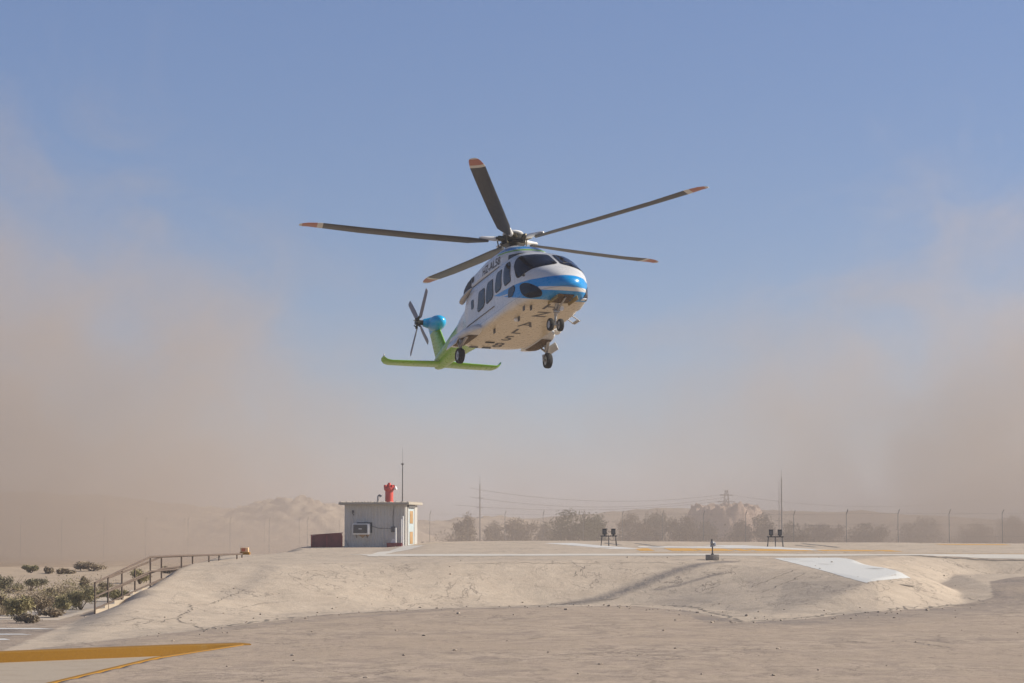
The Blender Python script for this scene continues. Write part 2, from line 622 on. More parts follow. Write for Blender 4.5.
cracks = [[(161, 622), (178, 618), (191, 610), (191, 604)], [(180, 618), (181, 622), (194, 624), (208, 631)],
          [(573, 578), (580, 570), (591, 565)], [(484, 591), (489, 592)], [(235, 564), (252, 563), (271, 563)], [(120, 622), (140, 618), (152, 620)],
          [(210, 604), (230, 596), (246, 590)], 
          [(940, 592), (960, 597), (985, 602)], [(700, 572), (722, 575), (742, 571)], [(750, 588), (775, 578), (797, 570)],
          [(760, 593), (790, 581), (806, 573)], [(455, 564), (520, 563.3), (600, 563)], [(610, 563), (664, 562.6)],
          [(840, 640), (870, 643), (905, 641), (950, 648)], [(420, 640), (470, 642), (500, 641)], [(560, 655), (610, 652), (690, 657)], [(300, 650), (350, 646), (405, 648)]]
cracks = [c for c in cracks if c]
ribbons('surface_cracks', [line_px(c) for c in cracks], M_CRACK, .03, step=.22, jag=.09)
toe = [[(190, 631), (240, 624), (300, 617), (350, 613.5), (420, 610), (470, 607.5), (560, 604), (620, 598)],
       [(632, 604), (664, 605.5), (700, 608.5), (722, 615), (745, 622), (790, 619), (840, 614), (900, 609), (950, 606), (988, 602.5)]]
ribbons('bank_foot_joint', [line_px(c) for c in toe], M_CRACK, .075, jag=.16)
gaps = [[(488, 608.5), (508, 608)], [(497, 559.5), (527, 559)], [(700, 634), (716, 633)], [(528, 639), (545, 638)],
        [(784, 559.5), (800, 559.6)], [(800, 561.8), (815, 562)], [(818, 564.5), (834, 565)], [(865, 569), (884, 569.3)],
        [(232, 630), (262, 628)], [(900, 585), (915, 587)], [(735, 617), (745, 616)], [(980, 677), (990, 677.5)], [(880, 672), (902, 673)]]
ribbons('spalled_gaps', [line_px(c) for c in gaps], M_CRACK, .085, .035, jag=.03)

# pale strip on the mound, road beside the bank with its stripes
def P(px, py):
    v = surf(px, py)
    return (v.x, v.y)
drape('white_painted_strip', quad_fn(P(866, 583), P(911, 578.5), P(838, 557.8), P(771, 558.2), .03), 16, 26, M_STRIPW, .008)
drape('concrete_road', quad_fn((-18.7, 88), (-15.9, 88), (-18.5, 150), (-19.6, 150), .05), 6, 60, M_ROAD, .006)
for y in (73.2, 76.6, 80.6):
    drape('road_stripe', quad_fn((-24, y), (-14.6, y), (-14.9 - (y - 73) * .06, y + .75), (-24, y + .75)), 14, 2, M_WHITEPAINT, .010)
M_FLOOR = paint_material('sandy_driveway_slab', (.43, .355, .27), .5, (.34, .27, .20), .9)
pa, pb_, pc, pd = P(366, 556.5), P(378, 556.5), P(424, 545.6), P(404, 545.8)
drape('white_edge_strip', quad_fn(pa, pb_, pc, pd, .02), 3, 20, M_EDGE, .012)
# pit floor of the sunken driveway : a smoother pale slab
bm_ = MB()
pf = [(-7.62, 70.3), (-9.0, 63.4), (-9.85, 53.0), (-10.6, 44), (-40, 44), (-40, 60.6), (-13.5, 65.8)]
bm_.prism([(x, y) for x, y in pf], .02, Matrix.Translation((0, 0, -.25)))
o = bm_.build('driveway_floor', M_FLOOR, smooth=False)
o['kind'] = 'structure'

# yellow kerbs round the sunken driveway
def kerb(line, name, label, w=.32, top=.035, bot=-.42, taper=False):
    m = MB()
    rg = []
    for i, (x, y) in enumerate(line):
        a = Vector(line[max(0, i - 1)])
        b = Vector(line[min(len(line) - 1, i + 1)])
        d = (b - a).normalized()
        n = Vector((-d.y, d.x)) * w / 2
        rg.append([(x - n.x, y - n.y, bot), (x - n.x, y - n.y, top - .02), (x - n.x * .85, y - n.y * .85, top),
                   (x + n.x * .85, y + n.y * .85, top), (x + n.x, y + n.y, top - .02), (x + n.x, y + n.y, bot)])
    m.rings(rg)
    o = m.build(name, M_YKERB)
    return props(o, label, 'kerb')
kerb([(-7.5, 70.7), (-9.2, 69.7), (-13.5, 65.9), (-20, 63.9), (-40, 60.5)], 'yellow_kerb', 'dark yellow retaining kerb along the far side of the sunken driveway', .8)
kerb([(-7.52, 70.5), (-8.1, 67.6), (-9.0, 63.4), (-9.85, 53.0), (-10.6, 44)], 'yellow_kerb', 'thin worn yellow kerb edge running towards the viewer beside the apron', .16, .02)

# ------------------------------------------------------------------ landing pad: kerb and markings
drape('white_edge_strip', quad_fn((-6.2, 120.8), (14, 120.8), (14, 124.6), (-8.2, 124.6), .1), 40, 8, M_EDGE, .010)
drape('white_edge_strip', quad_fn((14, 120.8), (22, 123.3), (22, 125.2), (14, 124.6), 0), 16, 6, M_EDGE, .010)
drape('white_edge_strip', quad_fn((22, 123.3), (60, 123.3), (60, 125.2), (22, 125.2), .05), 50, 4, M_EDGE, .010)
ribbons('strip_lower_shade', [[Vector((x, 120.5, 0)) for x in (-6, 2, 9, 14)] + [Vector((22, 123.0, 0)), Vector((50, 123.0, 0))]], M_CRACK, .16, .012, jag=.05)  # dark ribbon painting the shaded side below the white strip

def pad_quad(name, px0, px1, y0, y1, mat, skew=0, lift=.006, n=10):
    """marking on the pad: x range given at the depth y0"""
    xa, xb = (px0 - 512) / FPX * y0, (px1 - 512) / FPX * y0
    return drape(name, quad_fn((xa, y0), (xb, y0), (xb + skew, y1), (xa + skew, y1)), n, 4, mat, lift)
for a, b in ((640, 655), (672, 700), (702, 735), (740, 752), (757, 815), (822, 880), (884, 902)):
    pad_quad('yellow_pad_line', a, b, 132.5 if a < 820 else 134, 140 if a < 820 else 138.5, M_YELLOW)
pad_quad('yellow_pad_line', 940, 1010, 160, 163, M_YELLOW)
pad_quad('yellow_pad_line', 640, 1024, 128.0, 128.5, M_YELLOW, n=60)
pad_quad('white_pad_mark', 610, 642, 138, 158, M_PADWHITE, -3.4)
pad_quad('white_pad_mark', 640, 700, 142.5, 147, M_PADWHITE, 0)
pad_quad('white_pad_mark', 700, 790, 142.5, 148, M_PADWHITE, 0)
pad_quad('white_pad_mark', 796, 842, 137, 152, M_PADWHITE, -4.0)
dl = [((622, 545.2), (605, 543.0)), ((656, 545.8), (636, 543.5)), ((816, 547.2), (796, 545.2)), ((838, 547.5), (803, 543.6)), ((648, 547), (662, 546.4)), ((512, 546.5), (600, 545.5))]
bmx = [[surf(*a), surf(*b)] for a, b in dl[:-1]]
ribbons('dark_pad_outline', bmx, M_DARKLINE, .2, .011, jag=.01)
ribbons('faint_pad_joint', [[surf(530, 546), surf(608, 545.5)]], M_DARKLINE, .03, .011, jag=.02)

# ------------------------------------------------------------------ far hills
def hill(name, cx, cy, lx, ly, h, seed, mat, n=90):
    xs_ = np.linspace(-1, 1, n)
    def zf(X, Y):
        r = np.hypot(X, Y)
        b = np.clip(1 - r ** 2, 0, 1) ** 1.1
        k = fnoise(X * 10, Y * 10, .6, seed) * .22 + fnoise(X * 10, Y * 10, 1.7, seed + 3) * .10 + fnoise(X * 10, Y * 10, 5.1, seed + 5) * .08 + rng.normal(size=X.shape) * .012
        rgd = np.abs(fnoise(X * 10, Y * 10, 2.7, seed + 8)) * .12
        return np.where(r < 1, h * b * (1 + k - rgd) + b * 0, 0) - 1.0 * (r >= .98)
    o, _, _ = grid_mesh(name, xs_, xs_, zf, mat)
    o.location = (cx, cy, -.4)
    o.scale = (lx, ly, 1)
    o['kind'] = 'structure'
    return o
hill('rocky_hill', -33, 400, 24, 40, 7.0, 1, M_HILL)
hill('rocky_hill', -56, 410, 30, 40, 5.2, 4, M_HILL)
hill('low_hill', -12, 470, 40, 40, 4.6, 6, M_HILL)
hill('low_hill', 60, 640, 120, 60, 6.5, 9, M_SAND)
hill('low_hill', -120, 620, 120, 60, 9.5, 11, M_SAND)

# ------------------------------------------------------------------ air: thin haze over everything and the dust the rotor blows up
def volume_box(name, x0, x1, y0, y1, z0, z1, label):
    m = MB()
    m.box(((x0 + x1) / 2, (y0 + y1) / 2, (z0 + z1) / 2), (x1 - x0, y1 - y0, z1 - z0))
    mat, nt = new_mat(name + '_air')
    t = NT(nt)
    pv = t.n('ShaderNodeVolumePrincipled')
    out = t.n('ShaderNodeOutputMaterial')
    t.l(pv.outputs[0], out.inputs['Volume'])
    o = m.build(name, mat, smooth=False)
    props(o, label, None, None, 'stuff')
    return o, mat, t, pv

haze, hm, ht, hv = volume_box('haze', -4100, 4100, -700, 5100, -6, 62, 'thin dusty haze filling the air')
hv.inputs['Color'].default_value = (.80, .80, .84, 1)
hv.inputs['Density'].default_value = .00045
hv.inputs['Anisotropy'].default_value = .25

dust, dm, dt, dv = volume_box('dust_cloud', -120, 135, 186, 300, -.5, 56, 'tan dust cloud blown up behind the landing pad')
dv.inputs['Color'].default_value = (.72, .62, .54, 1)
dv.inputs['Anisotropy'].default_value = .25
tc = dt.n('ShaderNodeTexCoord').outputs['Object']
sx = dt.n('ShaderNodeSeparateXYZ')
dt.l(tc, sx.inputs[0])
X_, Y_, Z_ = sx.outputs
nz = dt.noise(dt.vmul(tc, (1, .6, 1.15)), .06, 5, .58, 1.2)
nz2 = dt.noise(tc, .16, 2, .5)
# height of the cloud top across x
g = dt.math('DIVIDE', dt.math('ADD', X_, 40.0), 17.0)
g = dt.math('POWER', 2.71828, dt.math('MULTIPLY', dt.math('MULTIPLY', g, g), -1.0))
rr = dt.mapr(X_, 12, 52, 0, 1, True)
lf = dt.mapr(X_, -38, -60, 0, 1, True)
H_ = dt.math('ADD', dt.math('ADD', 24.0, dt.math('MULTIPLY', g, 14.0)), dt.math('ADD', dt.math('MULTIPLY', rr, 12.0), dt.math('MULTIPLY', lf, 8.0)))
W_ = dt.math('ADD', dt.math('ADD', .36, dt.math('MULTIPLY', g, .85)), dt.math('ADD', dt.math('MULTIPLY', rr, .62), dt.math('MULTIPLY', lf, .6)))
q = dt.math('SUBTRACT', 1.0, dt.math('DIVIDE', Z_, H_))
q = dt.math('ADD', q, dt.math('MULTIPLY', dt.math('SUBTRACT', nz, .5), 2.8))
q = dt.math('ADD', q, dt.math('MULTIPLY', dt.math('SUBTRACT', nz2, .5), .35))
q = dt.mapr(q, .08, .80, 0, 1, True)
ye = dt.math('MULTIPLY', dt.mapr(Y_, 186, 200, 0, 1, True), dt.mapr(Y_, 300, 265, 0, 1, True))
xe = dt.math('MULTIPLY', dt.mapr(X_, -120, -95, 0, 1, True), dt.mapr(X_, 135, 110, 0, 1, True))
D_ = dt.math('MULTIPLY', dt.math('MULTIPLY', q, W_), dt.math('MULTIPLY', ye, xe))
low = dt.math('MULTIPLY', dt.mapr(Z_, 0, 9, 1, 0, True), dt.math('MULTIPLY', dt.math('MULTIPLY', ye, xe), dt.mapr(nz, .3, .65, .25, .9)))
D_ = dt.math('ADD', dt.math('MULTIPLY', D_, .026), dt.math('MULTIPLY', low, .008))
dt.l(D_, dv.inputs['Density'])

# ------------------------------------------------------------------ site cabin
M_SHEET = plain('grey_corrugated_sheet', (.49, .47, .43), .55, .0, .06, 1.2, (.30, .22, .15), .45)
M_ROOF = plain('weathered_roof_edge', (.36, .32, .26), .8, var=.15, dirt=(.2, .15, .1))
M_DOORB = plain('pale_blue_door_paint', (.38, .45, .47), .5, var=.06, dirt=(.6, .42, .2), dirt_amt=.3)
M_RUSTY = plain('ochre_stained_panel', (.34, .20, .08), .7, var=.25, scale=4)
M_RED = plain('red_enamel', (.62, .075, .05), .4, var=.15, dirt=(.3, .05, .03))
M_MAROON = plain('maroon_paint', (.20, .028, .028), .6, var=.25, dirt=(.08, .03, .03))
M_BLACK = plain('dark_metal', (.03, .03, .032), .6, var=.2)
M_DGREY = plain('dark_grey_metal', (.10, .095, .09), .6, .1, var=.2)
M_WHITE = plain('white_metal_paint', (.74, .73, .70), .45, var=.05, dirt=(.5, .4, .28), dirt_amt=.4)
M_GALV = plain('galvanised_pole', (.30, .29, .28), .5, .4, var=.15)
M_RUST = plain('rusty_brown_tube', (.115, .078, .055), .75, .1, var=.3, scale=8)
M_CONC = plain('rough_concrete_block', (.26, .23, .195), .95, var=.3, scale=12, bstr=.6)
M_WOOD = plain('orange_yellow_paint', (.74, .47, .24), .6, var=.15, dirt=(.4, .15, .05))
M_ORANGE = plain('orange_red_paint', (.55, .13, .05), .6, var=.15)
M_GLASSLAMP = plain('pale_lamp_glass', (.62, .63, .64), .12, var=.04, bstr=0)

D_H = 160.0
hx0 = (345 - 512) / FPX * D_H          # -10.69
hx1 = (406 - 512) / FPX * D_H          # -6.78
ztop = CAMZ + (523 - 505) / FPX * D_H   # wall top
zb = gz((hx0 + hx1) / 2, D_H) - .12
HW, HD, HH = hx1 - hx0, 5.2, ztop - zb
ROT = R(-6.0)
hut = empty('site_cabin', (hx0, D_H, zb), ROT)
props(hut, 'small grey corrugated metal cabin with flat overhanging roof beside the landing pad', 'cabin')
# corrugated walls, real ribs
def rib_wall(n, L, H, name, M, mat, par):
    mm = MB()
    k = 0
    prof = []
    pitch = L / n
    for i in range(n):
        x = i * pitch
        prof += [(x, 0), (x + pitch * .32, 0), (x + pitch * .45, -.022), (x + pitch * .78, -.022), (x + pitch * .9, 0)]
    prof.append((L, 0))
    prof += [(L, .05), (0, .05)]
    mm.prism(prof, H, M)
    return mm.build(name, mat, par, smooth=False)
HW = HW / math.cos(ROT)
rib_wall(19, HW, HH, 'front_wall', Matrix(), M_SHEET, hut)
rib_wall(24, HD, HH, 'side_wall', Matrix.Translation((HW, .0, 0)) @ Matrix.Rotation(R(90), 4, 'Z'), M_SHEET, hut)
mm = MB()
mm.box((.03, HD / 2 + .03, HH / 2), (.06, HD - .02, HH))
mm.box((HW / 2, HD, HH / 2), (HW - .1, .06, HH))
mm.build('rear_walls', M_SHEET, hut)
mm = MB()
mm.box((HW / 2, HD / 2, HH + .09), (HW + .6, HD + 1.1, .15), bev=.015)
mm.box((HW / 2, -.20, HH + .02), (HW + .5, .05, .06))
for i in range(12):
    mm.box((-.2 + i * (HW + .4) / 11, HD / 2, HH + .19), (.09, HD + 1.0, .03))
mm.build('roof', M_ROOF, hut)
# door on the sunny end
mm = MB()
mm.box((HW + .05, 1.9, HH / 2 - .08), (.08, 2.5, HH - .2), bev=.01)
dr = mm.build('door', M_DOORB, hut)
mm = MB()
mm.box((HW + .105, 1.9, HH * .72), (.02, 1.35, .8), bev=.2 * .04)
mm.box((HW + .105, 1.9, HH * .25), (.02, 1.3, .78), bev=.008)
mm.build('door_panel', M_RUSTY, dr)
mm = MB()
mm.box((HW + .08, 1.9, HH - .10), (.16, 2.7, .22))
mm.build('door_awning', M_DGREY, hut)
for y in (.52, 3.3):
    mm = MB(); mm.box((HW + .07, y, HH / 2 - .06), (.1, .08, HH - .2)); mm.build('door_jamb', M_WHITE, hut)
# air conditioner in the front wall with its dark opening
mm = MB()
mm.box((1.30, -.02, 1.36), (.98, .06, .66))
mm.build('wall_opening', M_BLACK, hut)
mm = MB()
mm.box((1.14, -.30, 1.27), (1.06, .56, .70), bev=.02)
ac = mm.build('air_conditioner', M_WHITE, hut)
mm = MB()
mm.box((1.11, -.585, 1.28), (.90, .02, .56))
for i in range(9):
    mm.box((1.11, -.60, 1.28 - .19 + i * .047), (.88, .02, .01))
mm.build('grille', M_DGREY, ac)
mm = MB()
mm.box((1.11, -.612, 1.28), (.2, .01, .05))
mm.build('badge', M_WHITE, ac)
for sx_ in (.8, 1.48):
    mm = MB()
    mm.tube((sx_, -.5, .97), (sx_, -.02, .72), .02)
    mm.box((sx_, -.28, .97), (.03, .55, .03))
    mm.build('bracket', M_RUST, ac)
mm = MB()
mm.prism([(.45, .0), (1.35, .0), (1.25, .22), (1.1, .1), (.9, .28), (.7, .12)], .004,
         Matrix.Translation((.28, -.027, .97)) @ Matrix.Rotation(R(-90), 4, 'X'))
mm.build('rust_stain', plain('rust_wash', (.36, .25, .15), .9, var=.2), hut)
mm = MB()
mm.box((.55, -.06, 2.38), (.12, .1, .16), bev=.02)
mm.tube((.5, -.06, 2.3), (.62, -.1, 2.15), .03)
mm.build('wall_lamp', M_DGREY, hut)
mm = MB()
mm.tube((HW - .25, -.05, .0), (HW - .25, -.05, 1.9), .045)
mm.build('conduit', M_WHITE, hut)
mm = MB()
mm.tube((.35, -.06, 0), (.1, -.06, .55), .03)
mm.build('drain_pipe', M_GALV, hut)

mm = MB(); mm.box((3.15, -.05, 1.25), (.26, .1, .36), bev=.01)
eb = mm.build('meter_box', M_DGREY, hut)
mm = MB(); mm.path([(3.15, -.04, 1.43), (3.13, -.045, 2.0), (3.2, -.045, HH - .08)], .014); mm.build('cable', M_BLACK, hut)
mm = MB(); mm.path([(1.62, -.04, 1.5), (2.2, -.05, 1.32), (3.02, -.045, 1.3)], .012); mm.build('cable', M_BLACK, hut)

def hutpt(x, y, z):
    return Matrix.Rotation(ROT, 4, 'Z') @ Vector((x, y, z)) + Vector((hx0, D_H, zb))
# red siren drum on the roof
sp = hutpt(2.72, 1.0, HH + .165)
sir = empty('roof_siren', sp)
props(sir, 'bright red cylindrical siren with flared louvred head on the cabin roof', 'siren')
mm = MB(); mm.tube((0, 0, 0), (0, 0, .78), .26, seg=24); mm.tube((0, 0, .0), (0, 0, .05), .30, seg=24)
mm.build('drum', M_RED, sir)
mm = MB()
mm.tube((0, 0, .72), (0, 0, .82), .26, .33, 24)
mm.tube((0, 0, .82), (0, 0, .96), .34, .34, 24)
mm.tube((0, 0, .96), (0, 0, 1.12), .33, .2, 24)
for i in range(8):
    a = i * math.pi / 4
    mm.box((.28 * math.cos(a), .28 * math.sin(a), 1.03), (.14, .07, .18), Matrix.Rotation(a, 3, 'Z'))
mm.build('louvred_head', M_RED, sir)
mm = MB(); mm.ball((0, 0, 1.14), (.13, .13, .13)); mm.build('top_cap', M_RED, sir)
mm = MB(); mm.tube((.33, -.1, .88), (.46, -.14, .93), .09, .13, 16); mm.build('horn', M_WHITE, sir)
# gooseneck vent
gp = hutpt(2.0, .9, HH + .165)
mm = MB(); mm.path([(0, 0, 0), (0, 0, .38), (.07, 0, .47), (.16, 0, .46)], .045); mm.tube((.14, 0, .45), (.2, 0, .36), .07, .09)
o = mm.build('gooseneck_vent', M_GALV, loc=gp); props(o, 'small grey gooseneck vent pipe left of the red siren on the roof', 'vent pipe')
ap = hutpt(3.55, 1.2, HH + .165)
an = empty('roof_antenna', ap); props(an, 'tall thin dark antenna mast right of the red siren on the roof', 'antenna')
mm = MB(); mm.tube((0, 0, 0), (0, 0, 2.42), .04, .03); mm.box((0, 0, .03), (.22, .22, .06)); mm.build('mast', M_DGREY, an)
mm = MB(); mm.ball((0, 0, 2.46), (.10, .10, .06)); mm.tube((0, 0, 2.46), (0, 0, 3.5), .008); mm.build('tip', M_DGREY, an)
# maroon tank box left of the cabin
mp = empty('maroon_bin', (hx0 - 1.15, D_H + .6, zb), R(4)); props(mp, 'dark maroon steel bin with sloping lid left of the grey cabin', 'bin')
mm = MB()
mm.prism([(-1.0, .0), (.95, .0), (.95, .98), (.1, .96), (-1.0, .84)], 1.1, Matrix.Rotation(R(90), 4, 'X') @ Matrix.Translation((0, 0, -.55)))
mm.build('body', M_MAROON, mp, smooth=False)
M_BMAR = plain('bright_maroon', (.30, .035, .035), .55)
for x in (-1.0, -.02, .95):
    mm = MB(); mm.box((x, -.58, .45), (.07, .06, .82)); mm.build('rib', M_BMAR, mp)
mm = MB(); mm.box((-.03, 0, .95), (2.06, 1.2, .05), Matrix.Rotation(R(-4), 3, 'Y')); mm.build('lid', M_MAROON, mp)
# small red box and white posts at the cabin's front right corner
q_ = hutpt(HW - .9, -.75, .0)
rb = empty('low_red_box', (q_.x + .3, q_.y, q_.z + .02)); props(rb, 'low dark red box in front of the cabin near its right corner', 'box')
mm = MB(); mm.box((0, 0, .18), (.95, .5, .34), bev=.015); mm.build('body', M_MAROON, rb)
mm = MB(); mm.box((0, 0, .365), (1.0, .55, .03)); mm.build('lid', M_MAROON, rb)
for k, (px, hgt_, lab) in enumerate(((396, 1.15, 'shorter white post standing behind the low red box at the cabin'), (403, 1.85, 'taller white post beside the cabin door corner'))):
    xq = (px - 512) / FPX * (D_H - 1.2)
    mm = MB(); mm.tube((0, 0, 0), (0, 0, hgt_), .055, .05, 12); mm.ball((0, 0, hgt_), (.055, .055, .05)); mm.tube((0, 0, 0), (0, 0, .03), .12)
    o = mm.build('white_post', M_WHITE, loc=(xq, D_H - 1.2 + .3 * k, gz(xq, D_H - 1.2)))
    props(o, lab, 'post', 'white posts by the cabin')
mm = MB(); mm.prism([(0, 0), (.62, 0), (.62, .08), (.42, .52), (.34, .55)], .04, Matrix.Rotation(R(90), 4, 'X'))
xq = (388 - 512) / FPX * (D_H - 1)
o = mm.build('wheel_chock_board', M_WHITE, loc=(xq, D_H - .9, gz(xq, D_H - 1))); props(o, 'small pointed white board leaning at the cabin wall', 'board')

# ------------------------------------------------------------------ floodlight stands
def flood_stand(x, y, rz, label):
    z = gz(x, y)
    r = empty('floodlight_stand', (x, y, z), rz)
    props(r, label, 'floodlight', 'floodlight stands on the landing pad')
    mm = MB(); mm.box((0, 0, .58), (.98, .09, .06)); mm.build('crossbar', M_BLACK, r)
    for s_, dz in ((-.42, 0), (.0, 0), (.42, 0)):
        mm = MB()
        mm.tube((s_ * .95, 0, .58), (s_ * 1.12, -.14, .0), .028)
        mm.tube((s_ * .95, 0, .58), (s_ * 1.05, .18, .0), .022)
        mm.build('leg', M_DGREY, r)
    for s_ in (-.25, .27):
        mm = MB()
        mm.box((s_, .0, .83), (.25, .2, .32), Matrix.Rotation(R(-8), 3, 'X'), bev=.02)
        mm.box((s_, .0, .64), (.1, .08, .12))
        h_ = mm.build('lamp_head', M_BLACK, r)
        mm = MB(); mm.box((s_, -.108, .83), (.17, .02, .22)); mm.build('glass', M_DGREY, h_)
        mm = MB(); mm.box((s_, .0, 1.0), (.28, .26, .025)); mm.build('hood', M_BLACK, h_)
    return r
flood_stand((608.5 - 512) / FPX * 148, 148, R(3), 'black twin floodlight on splayed legs, the left one of two on the pad')
flood_stand((774.5 - 512) / FPX * 148, 148, R(-5), 'black twin floodlight on splayed legs, the right one near the tall mast')

# landing light on its concrete block
bp = surf(712.5, 560)
ll = empty('landing_light', (bp.x, bp.y, bp.z - .02)); props(ll, 'small grey lamp on a dark stem in a rough concrete block', 'ground light')
mm = MB(); mm.box((0, 0, .125), (.60, .42, .27), bev=.02)
for v in mm.bm.verts:
    v.co += Vector((random.uniform(-.012, .012), random.uniform(-.012, .012), random.uniform(-.012, .012)))
mm.build('concrete_block', M_CONC, ll)
mm = MB(); mm.tube((0, 0, .24), (0, 0, .62), .032); mm.tube((0, 0, .26), (0, 0, .31), .07); mm.build('stem', M_BLACK, ll)
mm = MB(); mm.tube((0, 0, .62), (0, 0, .70), .11, .10, 16); mm.ball((0, 0, .78), (.10, .10, .11)); lh = mm.build('lamp_head', M_GALV, ll)
mm = MB(); mm.tube((-.015, 0, .86), (-.015, 0, .97), .05, .045); mm.build('sensor_cap', M_DGREY, lh)
mm = MB(); mm.box((.11, -.02, .74), (.09, .12, .16), bev=.02); mm.build('lens', M_GLASSLAMP, lh)

# small orange and yellow box at the end of the handrail
v = at(245, 551.5, 126)
yb = empty('orange_marker_box', (v.x, v.y, gz(v.x, v.y) - .02)); props(yb, 'small orange box on a yellow plinth at the top end of the handrail', 'marker box')
top_ = v.z + .18 - gz(v.x, v.y)
mm = MB(); mm.box((0, 0, .07), (.5, .45, .16), bev=.01); mm.build('plinth', M_YKERB, yb)
mm = MB(); mm.box((-.02, 0, .26), (.40, .36, .24), bev=.015); mm.build('body', M_WOOD, yb)
mm = MB(); mm.box((-.06, -.185, .26), (.18, .02, .15)); mm.build('front_panel', M_ORANGE, yb)

# ------------------------------------------------------------------ handrails of the stair and walkway
railA = [(95, 583, 612, 92), (122, 570, 600, 95.5), (150.4, 557, 587, 99), (181.5, 555.7, 583, 104.5), (209, 555, 577, 110), (237, 554.2, 573, 116)]
def handrail(pts, label, post_at, extra=None):
    P0 = [at(a, b, d) for a, b, c, d in pts]
    base = [at(a, c, d) for a, b, c, d in pts]
    r = empty('handrail', base[0])
    props(r, label, 'handrail', 'handrails of the stair')
    o0 = base[0]
    tops = [p - o0 for p in P0]
    bs = [p - o0 for p in base]
    mm = MB(); mm.path(tops, .04); mm.build('top_rail', M_RUST, r)
    mid = [t.lerp(b_, .48) for t, b_ in zip(tops, bs)]
    low = [t.lerp(b_, .90) for t, b_ in zip(tops, bs)]
    mm = MB(); mm.path(mid, .036); mm.build('middle_rail', M_RUST, r)
    mm = MB(); mm.path(low, .036); mm.build('bottom_rail', M_RUST, r)
    for i in range(len(pts)):
        mm = MB(); mm.tube(bs[i] - Vector((0, 0, .15)), tops[i], .034); mm.build('post', M_RUST, r)
    return r
handrail(railA, 'nearer brown steel handrail climbing the left edge of the bank', None)
railB = [(108, 578, 606.5, 93.6), (135, 567.5, 593.5, 97.5), (161.5, 556.8, 581.6, 101), (192.6, 555.6, 576, 107.5), (219, 554.6, 572, 113), (242, 554.0, 569, 119)]
handrail(railB, 'farther brown steel handrail behind the nearer one on the same stair', None)
# the stair between them
mm = MB()
A0, A1 = at(95, 612, 92), at(150.4, 587, 99)
B0, B1 = at(108, 606.5, 93.6), at(161.5, 581.6, 101)
n = 6
for i in range(n):
    a = A0.lerp(A1, i / n); b = A0.lerp(A1, (i + 1) / n)
    c = B0.lerp(B1, (i + 1) / n); d = B0.lerp(B1, i / n)
    z = b.z
    vsq = [mm.bm.verts.new((p.x, p.y, zz)) for p in (a, b, c, d) for zz in (z - .5, z - .02)]
    for f in ((0, 2, 3, 1), (2, 4, 5, 3), (4, 6, 7, 5), (6, 0, 1, 7), (1, 3, 5, 7), (0, 6, 4, 2)):
        mm.bm.faces.new([vsq[k] for k in f])
o = mm.build('stair', M_FLOOR, smooth=False); props(o, 'short concrete stair between the two brown handrails', 'stair')
mm = MB()
a, b, c, d = A1, at(237, 573, 116), at(242, 569, 119), B1
vsq = [mm.bm.verts.new((p.x, p.y, zz)) for p in (a, b, c, d) for zz in (p.z - .6, p.z - .02)]
for f in ((0, 2, 3, 1), (2, 4, 5, 3), (4, 6, 7, 5), (6, 0, 1, 7), (1, 3, 5, 7), (0, 6, 4, 2)):
    mm.bm.faces.new([vsq[k] for k in f])
o = mm.build('walkway', M_FLOOR, smooth=False); o['kind'] = 'structure'

# ------------------------------------------------------------------ perimeter fences
def fence(name, label, pts, hts, wires=5):
    r = empty(name, pts[0])
    props(r, label, 'fence')
    o0 = pts[0]
    for p, h in zip(pts, hts):
        mm = MB()
        b = p - o0
        mm.tube(b, b + Vector((0, 0, h)), .028, seg=6)
        mm.tube(b + Vector((0, 0, h)), b + Vector((.12, -.18, h + .35)), .03, seg=5)
        mm.build('post', M_GALV, r)
    mm = MB()
    for k in range(wires):
        f = .12 + .88 * k / (wires - 1)
        for (p, h), (q, g_) in zip(zip(pts[:-1], hts[:-1]), zip(pts[1:], hts[1:])):
            mm.tube(p - o0 + Vector((0, 0, h * f)), q - o0 + Vector((0, 0, g_ * f)), .005, seg=4, cap=False)
    mm.build('wires', M_GALV, r)
    return r
def fpts(pxs, d0, d1, ztop_py):
    P_, H_l = [], []
    for i, px in enumerate(pxs):
        d = d0 + (d1 - d0) * i / (len(pxs) - 1)
        x = (px - 512) / FPX * d
        P_.append(Vector((x, d, 0)))
        H_l.append(CAMZ + (523 - ztop_py) / FPX * d)
    return P_, H_l
p_, h_ = fpts([845.5, 897, 948, 1001, 1056, 1112], 205, 200, 513.5)
fence('security_fence', 'tall thin wire fence with slim posts on the right beyond the pad', p_, h_)
p_, h_ = fpts([430, 468, 505, 543, 583, 622, 662, 703, 745, 793, 845.5], 236, 205.5, 514.5)
fence('security_fence', 'tall thin wire fence running in front of the trees in the middle distance', p_, h_)
p_, h_ = fpts([-60, -18, 22, 63, 105, 147, 189, 231, 270, 308], 226, 240, 520.5)
fence('security_fence', 'thin wire fence below the rocky hill left of the cabin', p_, h_)
p_, h_ = fpts([60, 108, 146, 185, 225, 265, 300, 340], 262, 266, 521)
fence('security_fence', 'second fainter fence behind the first one below the rocky hill', p_, h_, 4)

